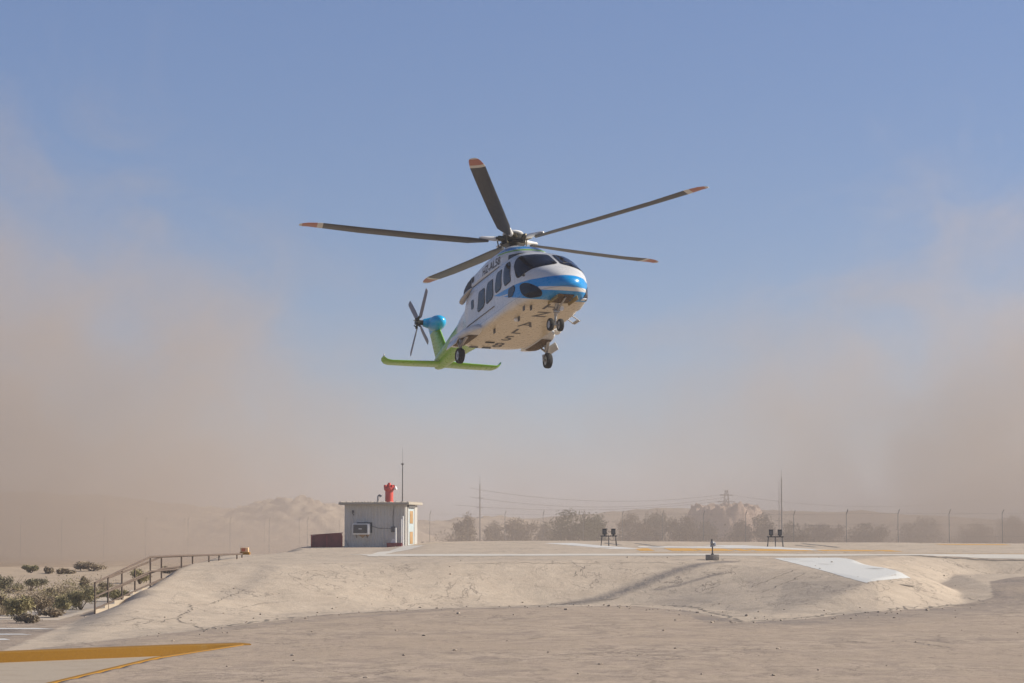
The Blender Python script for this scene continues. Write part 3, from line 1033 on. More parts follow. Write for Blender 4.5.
# masts, pylon and wires
def mast(px, d, py_top, label, w=.10, arms=0):
    x = (px - 512) / FPX * d
    H = CAMZ + (523 - py_top) / FPX * d + .3
    r = empty('radio_mast', (x, d, -.3)); props(r, label, 'mast')
    mm = MB(); mm.tube((0, 0, 0), (0, 0, H), w, w * .6, 8); mm.build('pole', M_GALV, r)
    for k in range(arms):
        z = H * (.55 + .13 * k)
        mm = MB(); mm.tube((-.35, 0, z), (.35, 0, z), .035, seg=5); mm.build('cross_arm', M_GALV, r)
    mm = MB(); mm.tube((0, 0, H), (0, 0, H + .8), .02, seg=5); mm.build('tip_rod', M_GALV, r)
mast(480, 262, 484, 'thin grey mast rising among the small trees right of the cabin', .09, 3)
mast(781, 235, 478, 'tall slim grey mast behind the right floodlight stand', .085, 0)
mast(778.5, 255, 489, 'fainter mast just left of the tall slim one', .05, 1)
x = (726 - 512) / FPX * 520
py_ = empty('power_pylon', (x, 520, -1)); props(py_, 'faint lattice power pylon rising behind the pinkish mound', 'pylon')
mm = MB()
H = CAMZ + (523 - 490) / FPX * 520 + 1
for sx_ in (-1, 1):
    for sy_ in (-1, 1):
        mm.tube((sx_ * 1.4, sy_ * 1.4, 0), (sx_ * .25, sy_ * .25, H), .09, .07, 5)
for k in range(7):
    z0, z1 = H * k / 7, H * (k + 1) / 7
    w0, w1 = 1.4 - 1.15 * k / 7, 1.4 - 1.15 * (k + 1) / 7
    for sy_ in (-1, 1):
        mm.tube((-w0, sy_ * w0, z0), (w1, sy_ * w1, z1), .05, seg=4)
        mm.tube((w0, sy_ * w0, z0), (-w1, sy_ * w1, z1), .05, seg=4)
mm.build('lattice_tower', M_DGREY, py_)
for z, w in ((H * .78, 1.8), (H * .9, 1.4)):
    mm = MB(); mm.tube((-w, 0, z), (w, 0, z), .09, seg=5); mm.build('cross_arm', M_DGREY, py_)
def wire(p, q, sag, label):
    mm = MB()
    pts = []
    for i in range(25):
        t = i / 24
        v_ = p.lerp(q, t)
        v_.z -= sag * 4 * t * (1 - t)
        pts.append(v_ - p)
    for a, b in zip(pts[:-1], pts[1:]):
        mm.tube(a, b, .035, seg=4, cap=False)
    o = mm.build('power_line', M_DGREY, loc=p)
    props(o, label, 'power line', 'overhead power lines')
wire(at(470, 488, 480), at(726, 494, 518), 2.0, 'uppermost overhead cable running left from the pylon')
wire(at(470, 497, 480), at(726, 497, 518), 2.0, 'second overhead cable from the top running left from the pylon')
wire(at(455, 505, 480), at(726, 500.5, 518), 1.4, 'lowest overhead cable running left from the pylon')
wire(at(726, 494, 518), at(1000, 497, 560), 2.4, 'faint overhead cable running right from the pylon')

# pinkish mound of a building site beyond the trees
def mound():
    xs_ = np.linspace(-1, 1, 70)
    def zf(X, Y):
        r = np.hypot(X, Y)
        top = np.clip((1 - r) * 3.2, 0, 1)
        k = fnoise(X * 10, Y * 10, 1.3, 2) * .12 + fnoise(X * 10, Y * 10, 3.7, 2) * .06
        return 5.6 * top * (1 + k) - (r > .99) * .5
    o, _, _ = grid_mesh('rubble_mound', xs_, xs_, zf, M_PINKROCK)
    o.location = ((725 - 512) / FPX * 330, 330, -.2)
    o.scale = (6.5, 14, 1)
    o['kind'] = 'structure'
mound()

# ------------------------------------------------------------------ trees and shrubs
def leaf_material(name, a, b):
    m, nt = new_mat(name)
    t = NT(nt)
    geo = t.n('ShaderNodeNewGeometry')
    n1 = t.noise(geo.outputs['Position'], 1.1, 3, .6)
    f = t.math('ADD', t.math('MULTIPLY', geo.outputs['Random Per Island'], .6), t.math('MULTIPLY', n1, .4))
    bs = t.bsdf(t.mix(t.mapr(f, .15, .8), a, b), .8, spec=.2)
    return m
M_LEAFD = leaf_material('dusty_olive_leaves', (.13, .115, .065), (.24, .21, .13))
M_LEAFG = leaf_material('dusty_green_leaves', (.075, .080, .035), (.16, .16, .075))
M_LEAFB = leaf_material('brown_dry_leaves', (.18, .14, .09), (.32, .25, .165))
M_LEAFY = leaf_material('yellow_green_leaves', (.19, .165, .075), (.34, .29, .15))
M_BARK = plain('dusty_bark', (.13, .10, .075), .9, var=.25, scale=6)

def leaf_cloud(blobs, n, size, mat, name, parent, thin=.75):
    """leaf-sized faces scattered through overlapping clumps"""
    tot = sum(b[3] ** 2 for b in blobs)
    pts = []
    for (bx, by, bz, br, bh) in blobs:
        k = int(n * br * br / tot) + 1
        v_ = rng.normal(size=(k, 3))
        v_ /= np.linalg.norm(v_, axis=1)[:, None]
        rr_ = rng.random(k) ** .42
        v_ = v_ * rr_[:, None] * np.array([br, br, bh]) * (1 + .22 * rng.normal(size=(k, 1)))
        pts.append(v_ + np.array([bx, by, bz]))
    pts = np.concatenate(pts)
    pts = pts[pts[:, 2] > .02]
    k = len(pts)
    a = rng.normal(size=(k, 3)); a /= np.linalg.norm(a, axis=1)[:, None]
    b = np.cross(a, rng.normal(size=(k, 3))); b /= np.linalg.norm(b, axis=1)[:, None]
    s = size * rng.uniform(.5, 1.4, size=(k, 1))
    V = np.stack([pts - a * s, pts + b * s * thin * .6, pts + a * s, pts - b * s * thin * .6], 1).reshape(-1, 3)
    me = bpy.data.meshes.new(name)
    me.vertices.add(k * 4); me.vertices.foreach_set('co', V.ravel())
    me.loops.add(k * 4); me.loops.foreach_set('vertex_index', np.arange(k * 4))
    me.polygons.add(k); me.polygons.foreach_set('loop_start', np.arange(k) * 4); me.polygons.foreach_set('loop_total', np.full(k, 4))
    me.update(calc_edges=True)
    return link_mesh(name, me, mat, parent)

def tree(px, py_top, wpx, d, mat, label, dens=1.0):
    x = (px - 512) / FPX * d
    H = CAMZ + (523 - py_top) / FPX * d
    W = wpx / FPX * d / 2 * 1.35
    r = empty('desert_tree', (x, d, -.03)); props(r, label, 'tree', 'small trees beyond the landing pad')
    blobs = []
    mm = MB()
    nb = random.randint(6, 9)
    th = H * .28
    mm.tube((0, 0, -.1), (0.05, 0, th), .16, .11, 8)
    for i in range(nb):
        a = i / nb * 6.28 + random.uniform(-.4, .4)
        rad = W * random.uniform(.30, .72)
        z = H * random.uniform(.45, .80)
        br = W * random.uniform(.30, .46)
        blobs.append((math.cos(a) * rad, math.sin(a) * rad, z, br, H * random.uniform(.13, .22)))
        m1 = Vector((math.cos(a) * rad * .4, math.sin(a) * rad * .4, (th + z) / 2))
        mm.tube((0.05, 0, th * .9), m1, .08, .05, 6)
        mm.tube(m1, (math.cos(a) * rad, math.sin(a) * rad, z), .05, .02, 6)
    blobs.append((W * random.uniform(-.2, .2), 0, H * .84, W * .42, H * .15))
    blobs.append((W * random.uniform(-.4, .4), 0, H * .38, W * .75, H * .26))
    blobs.append((W * random.uniform(-.4, .4), 0, H * .5, W * .6, H * .26))
    mm.build('trunk', M_BARK, r)
    leaf_cloud(blobs, int(4200 * dens * max(.6, W / 2)), .11, mat, 'crown', r)
T_ = [
 (466, 513, 20, 252, M_LEAFB, 'small brown tree nearest the cabin, crossed by a fence post'),
 (493, 520, 18, 262, M_LEAFB, 'low brown tree under the left mast'),
 (518, 517, 32, 255, M_LEAFB, 'wide low brown tree between the left mast and the big green tree'),
 (545, 521, 20, 265, M_LEAFD, 'low scrubby tree touching the left side of the big green tree'),
 (573, 508, 42, 240, M_LEAFG, 'largest and greenest tree in the row, left of the left floodlight'),
 (596, 513, 22, 244, M_LEAFG, 'green tree joined to the right side of the largest tree'),
 (634, 512, 32, 262, M_LEAFB, 'brown dusty tree just right of the left floodlight'),
 (658, 511, 32, 268, M_LEAFD, 'rounded olive tree second to the right of the left floodlight'),
 (684, 514, 26, 262, M_LEAFB, 'dusty tree at the left foot of the pinkish mound'),
 (704, 519, 22, 270, M_LEAFD, 'low tree in front of the pinkish mound'),
 (741, 519, 24, 262, M_LEAFB, 'low brown tree at the right foot of the pinkish mound'),
 (764, 512, 26, 262, M_LEAFD, 'olive tree just left of the tall slim mast'),
 (792, 521, 30, 258, M_LEAFD, 'low wide tree directly right of the tall slim mast'),
 (824, 522, 32, 266, M_LEAFB, 'faint brown tree left of the first right-hand fence post'),
 (866, 522, 36, 262, M_LEAFD, 'faint wide tree between the first two right-hand fence posts'),
 (922, 516, 36, 272, M_LEAFD, 'faint taller tree between the second and third right-hand fence posts'),
 (975, 522, 34, 266, M_LEAFB, 'faint low tree between the third and fourth right-hand fence posts'),
 (1012, 514, 30, 274, M_LEAFD, 'faint tree at the right edge of the view behind the fence'),
]
for a in T_:
    tree(*a)

# low scrub filling the ground between the trees
def thicket():
    bl = []
    for i in range(150):
        d = rng.uniform(246, 285)
        px = rng.uniform(440, 1075)
        h = rng.uniform(1.2, 3.4) if px < 830 else rng.uniform(.8, 2.6)
        bl.append(((px - 512) / FPX * d, d, h * .45, rng.uniform(1.2, 2.8), h * .5))
    o = leaf_cloud(bl, 26000, .13, M_LEAFB, 'scrub_thicket', None)
    props(o, 'low dusty scrub between the trees', None, None, 'stuff')
thicket()

def shrub(px, py_base, wpx, hpx, mat, label, dens=1.0, spiky=False):
    zc = .12
    d = (CAMZ - zc) * FPX / (py_base - 523)
    x = (px - 512) / FPX * d
    W = wpx / FPX * d / 2 * 1.25
    H = hpx / FPX * d * 1.2
    r = empty('desert_shrub', (x, d, gz(x, d) if d < 186 else 0)); props(r, label, 'shrub', 'desert shrubs left of the road')
    blobs = []
    nb = random.randint(5, 8)
    mm = MB()
    for i in range(nb):
        a = random.uniform(0, 6.28)
        rad = W * random.uniform(.2, .7)
        z = H * random.uniform(.3, .7)
        blobs.append((math.cos(a) * rad, math.sin(a) * rad, z, W * random.uniform(.28, .45), H * random.uniform(.2, .32)))
        mm.tube((0, 0, -.05), (math.cos(a) * rad, math.sin(a) * rad, z), .02, .008, 5)
    for i in range(10):
        a = random.uniform(0, 6.28)
        mm.tube((0, 0, 0), (math.cos(a) * W * .8, math.sin(a) * W * .8, H * random.uniform(.6, 1.05)), .012, .004, 4)
    mm.build('stems', M_BARK, r)
    leaf_cloud(blobs, int(2600 * dens), .05 if d < 140 else .08, mat, 'foliage', r, .6)
S_ = [
 (12, 591, 30, 15, M_LEAFD, 'big dark shrub at the left edge of the view'),
 (32, 590, 30, 11, M_LEAFD, 'low dark shrub touching the right of the big dark one'),
 (52, 595, 9, 8, M_LEAFD, 'small upright dark shrub alone on the sand'),
 (57, 601, 10, 6, M_LEAFB, 'tiny brown shrub in front of the small upright one'),
 (83, 606, 34, 20, M_LEAFY, 'tall yellow-green shrub left of the first handrail post'),
 (64, 609, 26, 15, M_LEAFY, 'yellow-green shrub at the road left of the tall one'),
 (42, 612, 30, 17, M_LEAFB, 'grey-brown shrub in the middle of the roadside row'),
 (18, 615, 30, 20, M_LEAFY, 'mixed shrub at the left end of the roadside row'),
 (4, 606, 16, 11, M_LEAFB, 'brown shrub cut by the left edge of the view'),
 (94, 570.5, 30, 8, M_LEAFB, 'far dark brown shrub with a slanting top'),
 (33, 572, 14, 7, M_LEAFY, 'far pale shrub above the big dark one'),
 (50, 573, 10, 5.5, M_LEAFB, 'far small brown shrub right of the far pale one'),
 (69, 573.5, 18, 5, M_LEAFB, 'far flat brown shrub left of the slanting one'),
 (88, 587, 11, 10, M_LEAFB, 'thin brown shrub rising behind the first handrail post'),
 (107, 590, 16, 8, M_LEAFD, 'dark shrub seen through the handrail near its lower end'),
 (118, 598, 30, 12, M_LEAFY, 'yellow-green shrub behind the lower rails'),
 (141, 583, 22, 14, M_LEAFY, 'pale yellow-green shrub behind the bend of the handrail'),
 (170, 573, 16, 6, M_LEAFB, 'small brown shrub behind the level part of the handrail'),
 (6, 628, 20, 12, M_LEAFB, 'dry brown shrub low at the left edge beside the road'),
 (30, 619, 26, 9, M_LEAFB, 'dry brown tuft at the road edge under the roadside row'),
 (56, 613.5, 26, 8, M_LEAFB, 'dry brown tuft at the road edge under the yellow-green shrub'),
]
for a in S_:
    if a[1] < 628:
        shrub(*a)
# loose stones on the bank and the apron
def stones():
    bm = bmesh.new()
    for i in range(230):
        if i < 150:
            a_ = rng.uniform(0, 1); k = rng.integers(0, len(FPOLY) - 9)
            p, q = FPOLY[k], FPOLY[k + 1]
            x = p[0] + (q[0] - p[0]) * a_ + rng.normal() * 1.1
            y = p[1] + (q[1] - p[1]) * a_ + rng.normal() * 1.3
        else:
            y = rng.uniform(54, 118); x = rng.uniform(-.21, .21) * y
        if inside(np.array([x]), np.array([y]), PIT)[0] or (x < -7 and y < 72):
            continue
        s = rng.uniform(.015, .05) * (1.7 if rng.random() < .06 else 1)
        M_ = Matrix.Translation((x, y, gz(x, y) + s * .3)) @ Matrix.Rotation(rng.uniform(0, 6), 4, 'Z') @ Matrix.Diagonal((s * rng.uniform(.8, 1.8), s, s * .7, 1))
        r_ = bmesh.ops.create_icosphere(bm, subdivisions=1, radius=1, matrix=M_)
        for v in r_['verts']:
            v.co += Vector(rng.normal(size=3) * s * .12)
    me = bpy.data.meshes.new('loose_stones'); bm.to_mesh(me); bm.free()
    o = link_mesh('loose_stones', me, plain('stone', (.33, .27, .21), .95, var=.4))
    props(o, 'small loose stones on the bank and apron', None, None, 'stuff')
stones()

# dry stubble along the road edge
def stubble():
    n = 5200
    y = rng.uniform(88, 116, n)
    x = -18.75 - np.abs(rng.normal(size=n)) * .8
    z = hgt(x, y)
    h = rng.uniform(.06, .28, n) * np.clip(1.2 - (-18.75 - x) * .35, .2, 1)
    a = rng.uniform(0, 6.28, n)
    w = .018
    lean = rng.normal(size=(n, 2)) * .07
    V = np.stack([np.stack([x - np.cos(a) * w, y - np.sin(a) * w, z - .01], 1), np.stack([x + np.cos(a) * w, y + np.sin(a) * w, z - .01], 1),
                  np.stack([x + lean[:, 0], y + lean[:, 1], z + h], 1)], 1).reshape(-1, 3)
    me = bpy.data.meshes.new('dry_grass')
    me.vertices.add(n * 3); me.vertices.foreach_set('co', V.ravel())
    me.loops.add(n * 3); me.loops.foreach_set('vertex_index', np.arange(n * 3))
    me.polygons.add(n); me.polygons.foreach_set('loop_start', np.arange(n) * 3); me.polygons.foreach_set('loop_total', np.full(n, 3))
    me.update(calc_edges=True)
    o = link_mesh('dry_grass', me, M_LEAFB)
    props(o, 'dry brown grass along the road edge', None, None, 'stuff')
stubble()
def roadside():
    bl = []
    for i in range(84):
        y = rng.uniform(89, 122)
        x = -18.9 - abs(rng.normal()) * 2.2
        h = rng.uniform(.25, .85)
        bl.append((x, y, gz(x, y) + h * .4, rng.uniform(.35, .8), h * .55))
    for k, (mat, a_, b_) in enumerate(((M_LEAFB, 0, 50), (M_LEAFY, 50, 84))):
        o = leaf_cloud(bl[a_:b_], 9000, .045, mat, 'roadside_scrub', None, .5)
        props(o, 'low dry brown scrub along the road' if k == 0 else 'low yellow-green scrub along the road', None, None, 'stuff')
roadside()

# ------------------------------------------------------------------ helicopter
# local frame of the machine: x forward, y to its left, z up, origin at the rotor hub
HROT = Matrix(((0.35833558, 0.93272167, -0.04032249), (-0.91436174, 0.35934799, 0.18657875), (0.18851585, -0.02998846, 0.98161218)))
HPOS = Vector((0.0358, 80.182, 9.122 + CAMZ))
MH = Matrix.Translation(HPOS) @ HROT.to_4x4()
MHI = MH.inverted()
HB = 4.0
heli = bpy.data.objects.new('helicopter', None)
col.objects.link(heli)
heli.matrix_world = MH @ Matrix.Translation((0, 0, -HB))
props(heli, 'white, blue and green twin-engine helicopter hovering with wheels down above the pad', 'helicopter')
HL = (0, 0, HB)

def section(x, w, zb, zt, zs=.5, nu=2.6, nl=5.0, n=64, wl=None, yc=0):
    zc = zb + (zt - zb) * zs
    out = []
    for i in range(n):
        a = 2 * math.pi * i / n
        c, s = math.cos(a), math.sin(a)
        e = nu if s >= 0 else nl
        ww = w if (s >= 0 or wl is None) else w + (wl - w) * min(1, abs(s) ** .7)
        y = ww * math.copysign(abs(c) ** (2 / e), c)
        z = zc + (zt - zc if s >= 0 else zc - zb) * math.copysign(abs(s) ** (2 / e), s)
        out.append(Vector((x, y + yc, z)))
    return out

def interp_sections(st, step=.12):
    """smooth interpolation of station tables (x first, decreasing)"""
    st = np.array(st, float)
    x = st[:, 0]
    n = len(x)
    xs_ = []
    for i in range(n - 1):
        k = max(1, int(abs(x[i] - x[i + 1]) / step))
        xs_ += [x[i] + (x[i + 1] - x[i]) * j / k for j in range(k)]
    xs_.append(x[-1])
    out = []
    # monotone-ish cubic (Catmull-Rom with limited slopes)
    for c in range(1, st.shape[1]):
        y = st[:, c]
        d = np.diff(y) / np.diff(x)
        m_ = np.zeros(n)
        m_[0], m_[-1] = d[0], d[-1]
        for i in range(1, n - 1):
            m_[i] = 0 if d[i - 1] * d[i] <= 0 else 2 * d[i - 1] * d[i] / (d[i - 1] + d[i])
        vals = []
        for xx in xs_:
            i = min(n - 2, max(0, int(np.searchsorted(-x, -xx, side='right') - 1)))
            h = x[i + 1] - x[i]
            t = (xx - x[i]) / h
            vals.append((2 * t**3 - 3 * t**2 + 1) * y[i] + (t**3 - 2 * t**2 + t) * h * m_[i] + (-2 * t**3 + 3 * t**2) * y[i + 1] + (t**3 - t**2) * h * m_[i + 1])
        out.append(vals)
    return [(xs_[j], *[o_[j] for o_ in out]) for j in range(len(xs_))]

#        x     w    zb     zt     zs   nu   nl   wl
HULL = [(4.62, .04, -2.78, -2.70, .5, 2.0, 2.0, .04),
        (4.60, .18, -2.84, -2.61, .5, 2.0, 2.1, .18),
        (4.52, .33, -2.90, -2.50, .5, 2.1, 2.2, .34),
        (4.34, .49, -2.98, -2.36, .48, 2.2, 2.7, .49),
        (4.10, .67, -3.04, -2.18, .45, 2.3, 3.4, .67),
        (3.83, .81, -3.07, -2.01, .43, 2.4, 4.6, .82),
        (3.60, .95, -3.09, -1.82, .42, 2.45, 5.0, .98),
        (3.30, 1.03, -3.10, -1.62, .42, 2.45, 5.0, 1.10),
        (3.00, 1.10, -3.10, -1.42, .42, 2.5, 5.5, 1.15),
        (2.70, 1.13, -3.10, -1.27, .42, 2.6, 7.0, 1.19),
        (2.35, 1.14, -3.10, -1.15, .42, 2.9, 6.0, 1.22),
        (2.00, 1.15, -3.10, -1.10, .42, 3.2, 8.0, 1.24),
        (1.00, 1.15, -3.10, -1.08, .42, 3.4, 9.0, 1.26),
        (-1.2, 1.15, -3.10, -1.08, .42, 3.4, 9.0, 1.26),
        (-1.8, 1.06, -3.10, -1.09, .42, 3.2, 9.0, 1.20),
        (-2.4, .86, -3.03, -1.12, .42, 2.9, 6.0, 1.0),
        (-3.1, .66, -2.76, -1.20, .45, 2.5, 3.5, .72),
        (-4.1, .50, -2.53, -1.40, .5, 2.3, 2.5, .50)]
hull_rings = [section(s[0], s[1], s[2], s[3], s[4], s[5], s[6], 96, s[7]) for s in interp_sections(HULL, .11)]
bmh = MB()
bmh.rings(hull_rings)
bmesh.ops.recalc_face_normals(bmh.bm, faces=bmh.bm.faces[:])
HBVH = BVHTree.FromBMesh(bmh.bm)
camL = MHI @ Vector((0, 0, CAMZ))
def hull_px(px, py, bvh=None):
    d = MHI.to_3x3() @ (at(px, py, 80) - Vector((0, 0, CAMZ)))
    h = (bvh or HBVH).ray_cast(camL, d.normalized())
    return h[0]

def livery(name, kind):
    m, nt = new_mat(name)
    t = NT(nt)
    tc = t.n('ShaderNodeTexCoord').outputs['Object']
    sp_ = t.n('ShaderNodeSeparateXYZ')
    t.l(tc, sp_.inputs[0])
    x, y, z = sp_.outputs
    n1 = t.noise(tc, 1.2, 5, .6)
    n2 = t.noise(t.vmul(tc, (1, 1, 3)), 7, 5, .65)
    white = t.mix(t.mapr(n1, .3, .7), (.60, .60, .59), (.67, .665, .65))
    grime = t.math('MULTIPLY', t.mapr(n2, .50, .75), .06)
    white = t.mix(grime, white, (.42, .36, .28))
    white = t.mix(t.mapr(z, -3.0, -3.085, 0, .72), white, (.60, .47, .25))  # warm ground bounce painted into the belly white, with some dust
    blue = (.0, .245, .60)
    green = (.20, .47, .02)
    def lt(a, b, w=.008):          # 1 where a<b
        return t.mapr(t.math('SUBTRACT', b, a), -w, w)
    def line(x0, z0, x1, z1):
        k = (z1 - z0) / (x1 - x0)
        return t.math('ADD', t.math('MULTIPLY', x, k), z0 - k * x0)
    AND = lambda *a: a[0] if len(a) == 1 else t.math('MULTIPLY', a[0], AND(*a[1:]))
    if kind == 'hull':
        up = line(1.6, -2.315, 4.7, -2.53)
        lo = line(1.25, -2.335, 3.6, -3.06)
        b = AND(lt(z, up), lt(lo, z))
        # white wedge under the nose
        su = line(3.85, -2.73, 4.6, -2.90)
        sl = line(3.85, -2.83, 4.45, -2.985)
        wdg = AND(lt(z, su), lt(sl, z), lt(3.88, x))
        b = t.math('MULTIPLY', b, t.math('SUBTRACT', 1.0, wdg))
        # pale streaks in the tail of the blue band
        s1 = AND(lt(line(1.2, -2.40, 2.9, -2.70), z, .004), lt(z, line(1.2, -2.37, 2.9, -2.64), .004), lt(x, 2.55))
        b = t.math('MULTIPLY', b, t.math('SUBTRACT', 1.0, s1))
        c = t.mix(b, white, blue)
        seam = None
        for sx0 in (2.80, 1.84, 1.10, -.52, -1.75, -2.6):
            ln_ = t.math('MULTIPLY', t.mapr(t.math('ABSOLUTE', t.math('SUBTRACT', x, sx0)), .004, .014, 1, 0), lt(-3.07, z))
            seam = ln_ if seam is None else t.math('MAXIMUM', seam, ln_)
        seam = t.math('MAXIMUM', seam, t.mapr(t.math('ABSOLUTE', t.math('SUBTRACT', z, -2.86)), .004, .016, 1, 0))
        c = t.mix(t.math('MULTIPLY', seam, .45), c, (.12, .11, .10))
        lip = AND(lt(line(3.9, -2.80, 5.0, -2.93), z), lt(z, line(3.9, -2.76, 5.0, -2.87)), lt(3.9, x))
    elif kind == 'cowl':
        # blue and green swoosh over the fairing in front of the mast
        d = t.math('ADD', t.math('MULTIPLY', x, .55), z)
        d = t.math('ADD', z, t.math('MULTIPLY', x, .12))
        ca_ = AND(lt(-.62, d), lt(d, -.48), lt(.45, x))
        cb_ = AND(lt(-.70, d), lt(d, -.645), lt(.45, x))
        c = t.mix(ca_, white, blue)
        c = t.mix(cb_, c, green)
        c = t.mix(AND(lt(-1.05, d), lt(d, -.80), lt(1.25, x)), c, (.012, .012, .012))  # black band painted in as the shadowed intake gap above the cabin roof
    elif kind == 'tail':
        w = t.mapr(t.math('ADD', x, t.math('MULTIPLY', z, .8)), -5.6, -6.0)
        g = t.mix(t.mapr(n1, .3, .7), (.16, .36, .012), (.22, .44, .018))
        c = t.mix(w, white, g)
        cy_ = AND(lt(-1.02, t.math('ADD', z, t.math('MULTIPLY', x, .0))), lt(x, -7.2))
        c = t.mix(cy_, c, (.0, .38, .70))
    t.bsdf(c, t.mapr(n2, .3, .7, .22, .38), coat=.15, bump=n1, bstr=.03, bdist=.02)
    return m
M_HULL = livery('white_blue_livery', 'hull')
M_COWL = livery('white_cowl_livery', 'cowl')
M_TAIL = livery('green_tail_livery', 'tail')
M_GLASS, nt = new_mat('dark_tinted_glass')
t = NT(nt)
tc = t.n('ShaderNodeTexCoord').outputs['Object']
nn = t.noise(tc, 2.2, 3, .5)
b_ = t.bsdf(t.mix(t.mapr(nn, .35, .7), (.002, .004, .010), (.007, .012, .028)), .05, spec=.22, bump=nn, bstr=.02, bdist=.02)
M_SEAL = plain('black_window_seal', (.018, .018, .018), .6)
M_TYRE = plain('tyre_rubber', (.022, .021, .02), .85, var=.2, scale=10)
M_RIM = plain('grey_wheel_rim', (.42, .41, .40), .4, .5)
M_STRUT = plain('metal_gear_leg', (.42, .40, .37), .35, .6)
M_WELL = plain('brown_gear_well', (.10, .065, .032), .8, var=.6, scale=14, dirt=(.30, .20, .09), dirt_amt=.8)
M_BLADE, nt = new_mat('rotor_blade_paint')
t = NT(nt)
tc = t.n('ShaderNodeTexCoord').outputs['Object']
s_ = t.n('ShaderNodeSeparateXYZ')
t.l(tc, s_.inputs[0])
n_ = t.noise(t.vmul(tc, (1, 6, 1)), 3, 4, .6)
c_ = t.mix(t.mapr(n_, .3, .7), (.045, .047, .05), (.075, .077, .08))
c_ = t.mix(t.mapr(s_.outputs[0], 6.14, 6.145), c_, (.62, .60, .56))
c_ = t.mix(t.mapr(s_.outputs[0], 6.32, 6.325), c_, (.42, .17, .13))
c_ = t.mix(t.mapr(s_.outputs[0], 6.80, 6.805), c_, (.60, .58, .55))
t.bsdf(c_, .45, bump=n_, bstr=.05)
M_LETTER = plain('dark_grey_lettering', (.09, .085, .085), .6, var=.15)
M_CYAN = plain('cyan_paint', (.0, .36, .68), .3, var=.08, coat=.3)
M_LAMP = plain('clear_lamp', (.8, .8, .8), .1, var=.03, bstr=0)
M_HEADMETAL = plain('rotor_head_metal', (.05, .047, .038), .4, .6, var=.5, scale=9)
M_BRONZE = plain('bronze_fitting', (.12, .10, .06), .4, .6, var=.3)

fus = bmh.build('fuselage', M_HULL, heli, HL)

COWL = [(1.95, .12, -1.25, -1.10, .5, 2.2, 2.5, .12), (1.88, .34, -1.28, -.98, .4, 2.2, 3, .36), (1.65, .56, -1.3, -.80, .35, 2.2, 3, .6),
        (1.30, .68, -1.3, -.63, .3, 2.3, 3, .74), (.85, .76, -1.3, -.50, .3, 2.4, 3, .84), (.3, .80, -1.3, -.44, .3, 2.6, 3, .90),
        (-.4, .82, -1.3, -.46, .35, 2.8, 3, .92), (-1.2, .82, -1.3, -.58, .4, 3, 3, .92), (-2.0, .84, -1.3, -.70, .4, 3, 3, .92),
        (-2.55, .80, -1.3, -.86, .4, 2.8, 3, .86), (-3.1, .5, -1.32, -1.10, .4, 2.4, 3, .5), (-3.6, .16, -1.34, -1.24, .5, 2.2, 2.5, .2)]
bmc = MB()
bmc.rings([section(s[0], s[1], s[2], s[3], s[4], s[5], s[6], 64, s[7]) for s in interp_sections(COWL, .12)])
bmesh.ops.recalc_face_normals(bmc.bm, faces=bmc.bm.faces[:])
CBVH = BVHTree.FromBMesh(bmc.bm)
cowl = bmc.build('engine_cowling', M_COWL, heli, HL)
# mast fairing
mm = MB()
mm.rings([section(0, 1, -1, 1, .5, 2.2, 2.2, 24)] and [[Vector((.05 + rx * math.cos(a), ry * math.sin(a), z)) for a in np.linspace(0, 2 * math.pi, 28, endpoint=False)]
          for z, rx, ry in ((-.56, .85, .55), (-.46, .72, .48), (-.38, .52, .38), (-.33, .34, .28), (-.30, .2, .18))])
mm.build('mast_fairing', M_WHITE, heli, HL)

# tail boom, fin, gearbox, tailplane
BOOM = [(-3.9, .52, -2.56, -1.38, .5, 2.3, 2.5, .52), (-4.5, .45, -2.52, -1.50, .5, 2.2, 2.4, .45), (-5.4, .37, -2.50, -1.66, .5, 2.2, 2.3, .36),
        (-6.3, .30, -2.50, -1.82, .5, 2.2, 2.2, .28), (-7.0, .25, -2.50, -1.95, .5, 2.2, 2.2, .22), (-7.5, .18, -2.45, -2.05, .5, 2.2, 2.2, .15), (-7.75, .06, -2.36, -2.18, .5, 2.2, 2.2, .05)]
mm = MB(); mm.rings([section(s[0], s[1], s[2], s[3], s[4], s[5], s[6], 40, s[7]) for s in interp_sections(BOOM, .15)])
mm.build('tail_boom', M_TAIL, heli, HL)
def foil(n, chord, th):
    """symmetric section, x from nose (0) to tail (-chord)"""
    u = [(1 - math.cos(math.pi * i / n)) / 2 for i in range(n + 1)]
    f = lambda s: th * 5 * (.2969 * math.sqrt(s) - .126 * s - .3516 * s * s + .2843 * s ** 3 - .1015 * s ** 4)
    up = [(-chord * s, f(s)) for s in u]
    dn = [(-chord * s, -f(s)) for s in u[::-1][1:-1]]
    return up + dn
mm = MB()
rg = []
for z, x0, ch, th in ((-2.35, -6.15, 1.45, .16), (-2.0, -6.45, 1.30, .17), (-1.6, -6.80, 1.16, .17), (-1.2, -7.12, 1.03, .17), (-.85, -7.40, .95, .18), (-.60, -7.56, .90, .18), (-.48, -7.66, .78, .14)):
    rg.append([Vector((x0 + a, b, z)) for a, b in foil(10, ch, th)])
mm.rings(rg); mm.build('tail_fin', M_TAIL, heli, HL)
def yplane(px, py, y):
    d = (MHI.to_3x3() @ (at(px, py, 80) - Vector((0, 0, CAMZ)))).normalized()
    return camL + d * ((y - camL.y) / d.y)
TRH = yplane(418.5, 322.5, -.62)
mm = MB()
mm.ball((TRH.x + .32, -.06, TRH.z - .08), (.52, .30, .26), 20, 14)
mm.tube((TRH.x + .06, -.1, TRH.z - .02), (TRH.x, -.46, TRH.z), .24, .13, 16)
mm.build('tail_gearbox_fairing', M_CYAN, heli, HL)
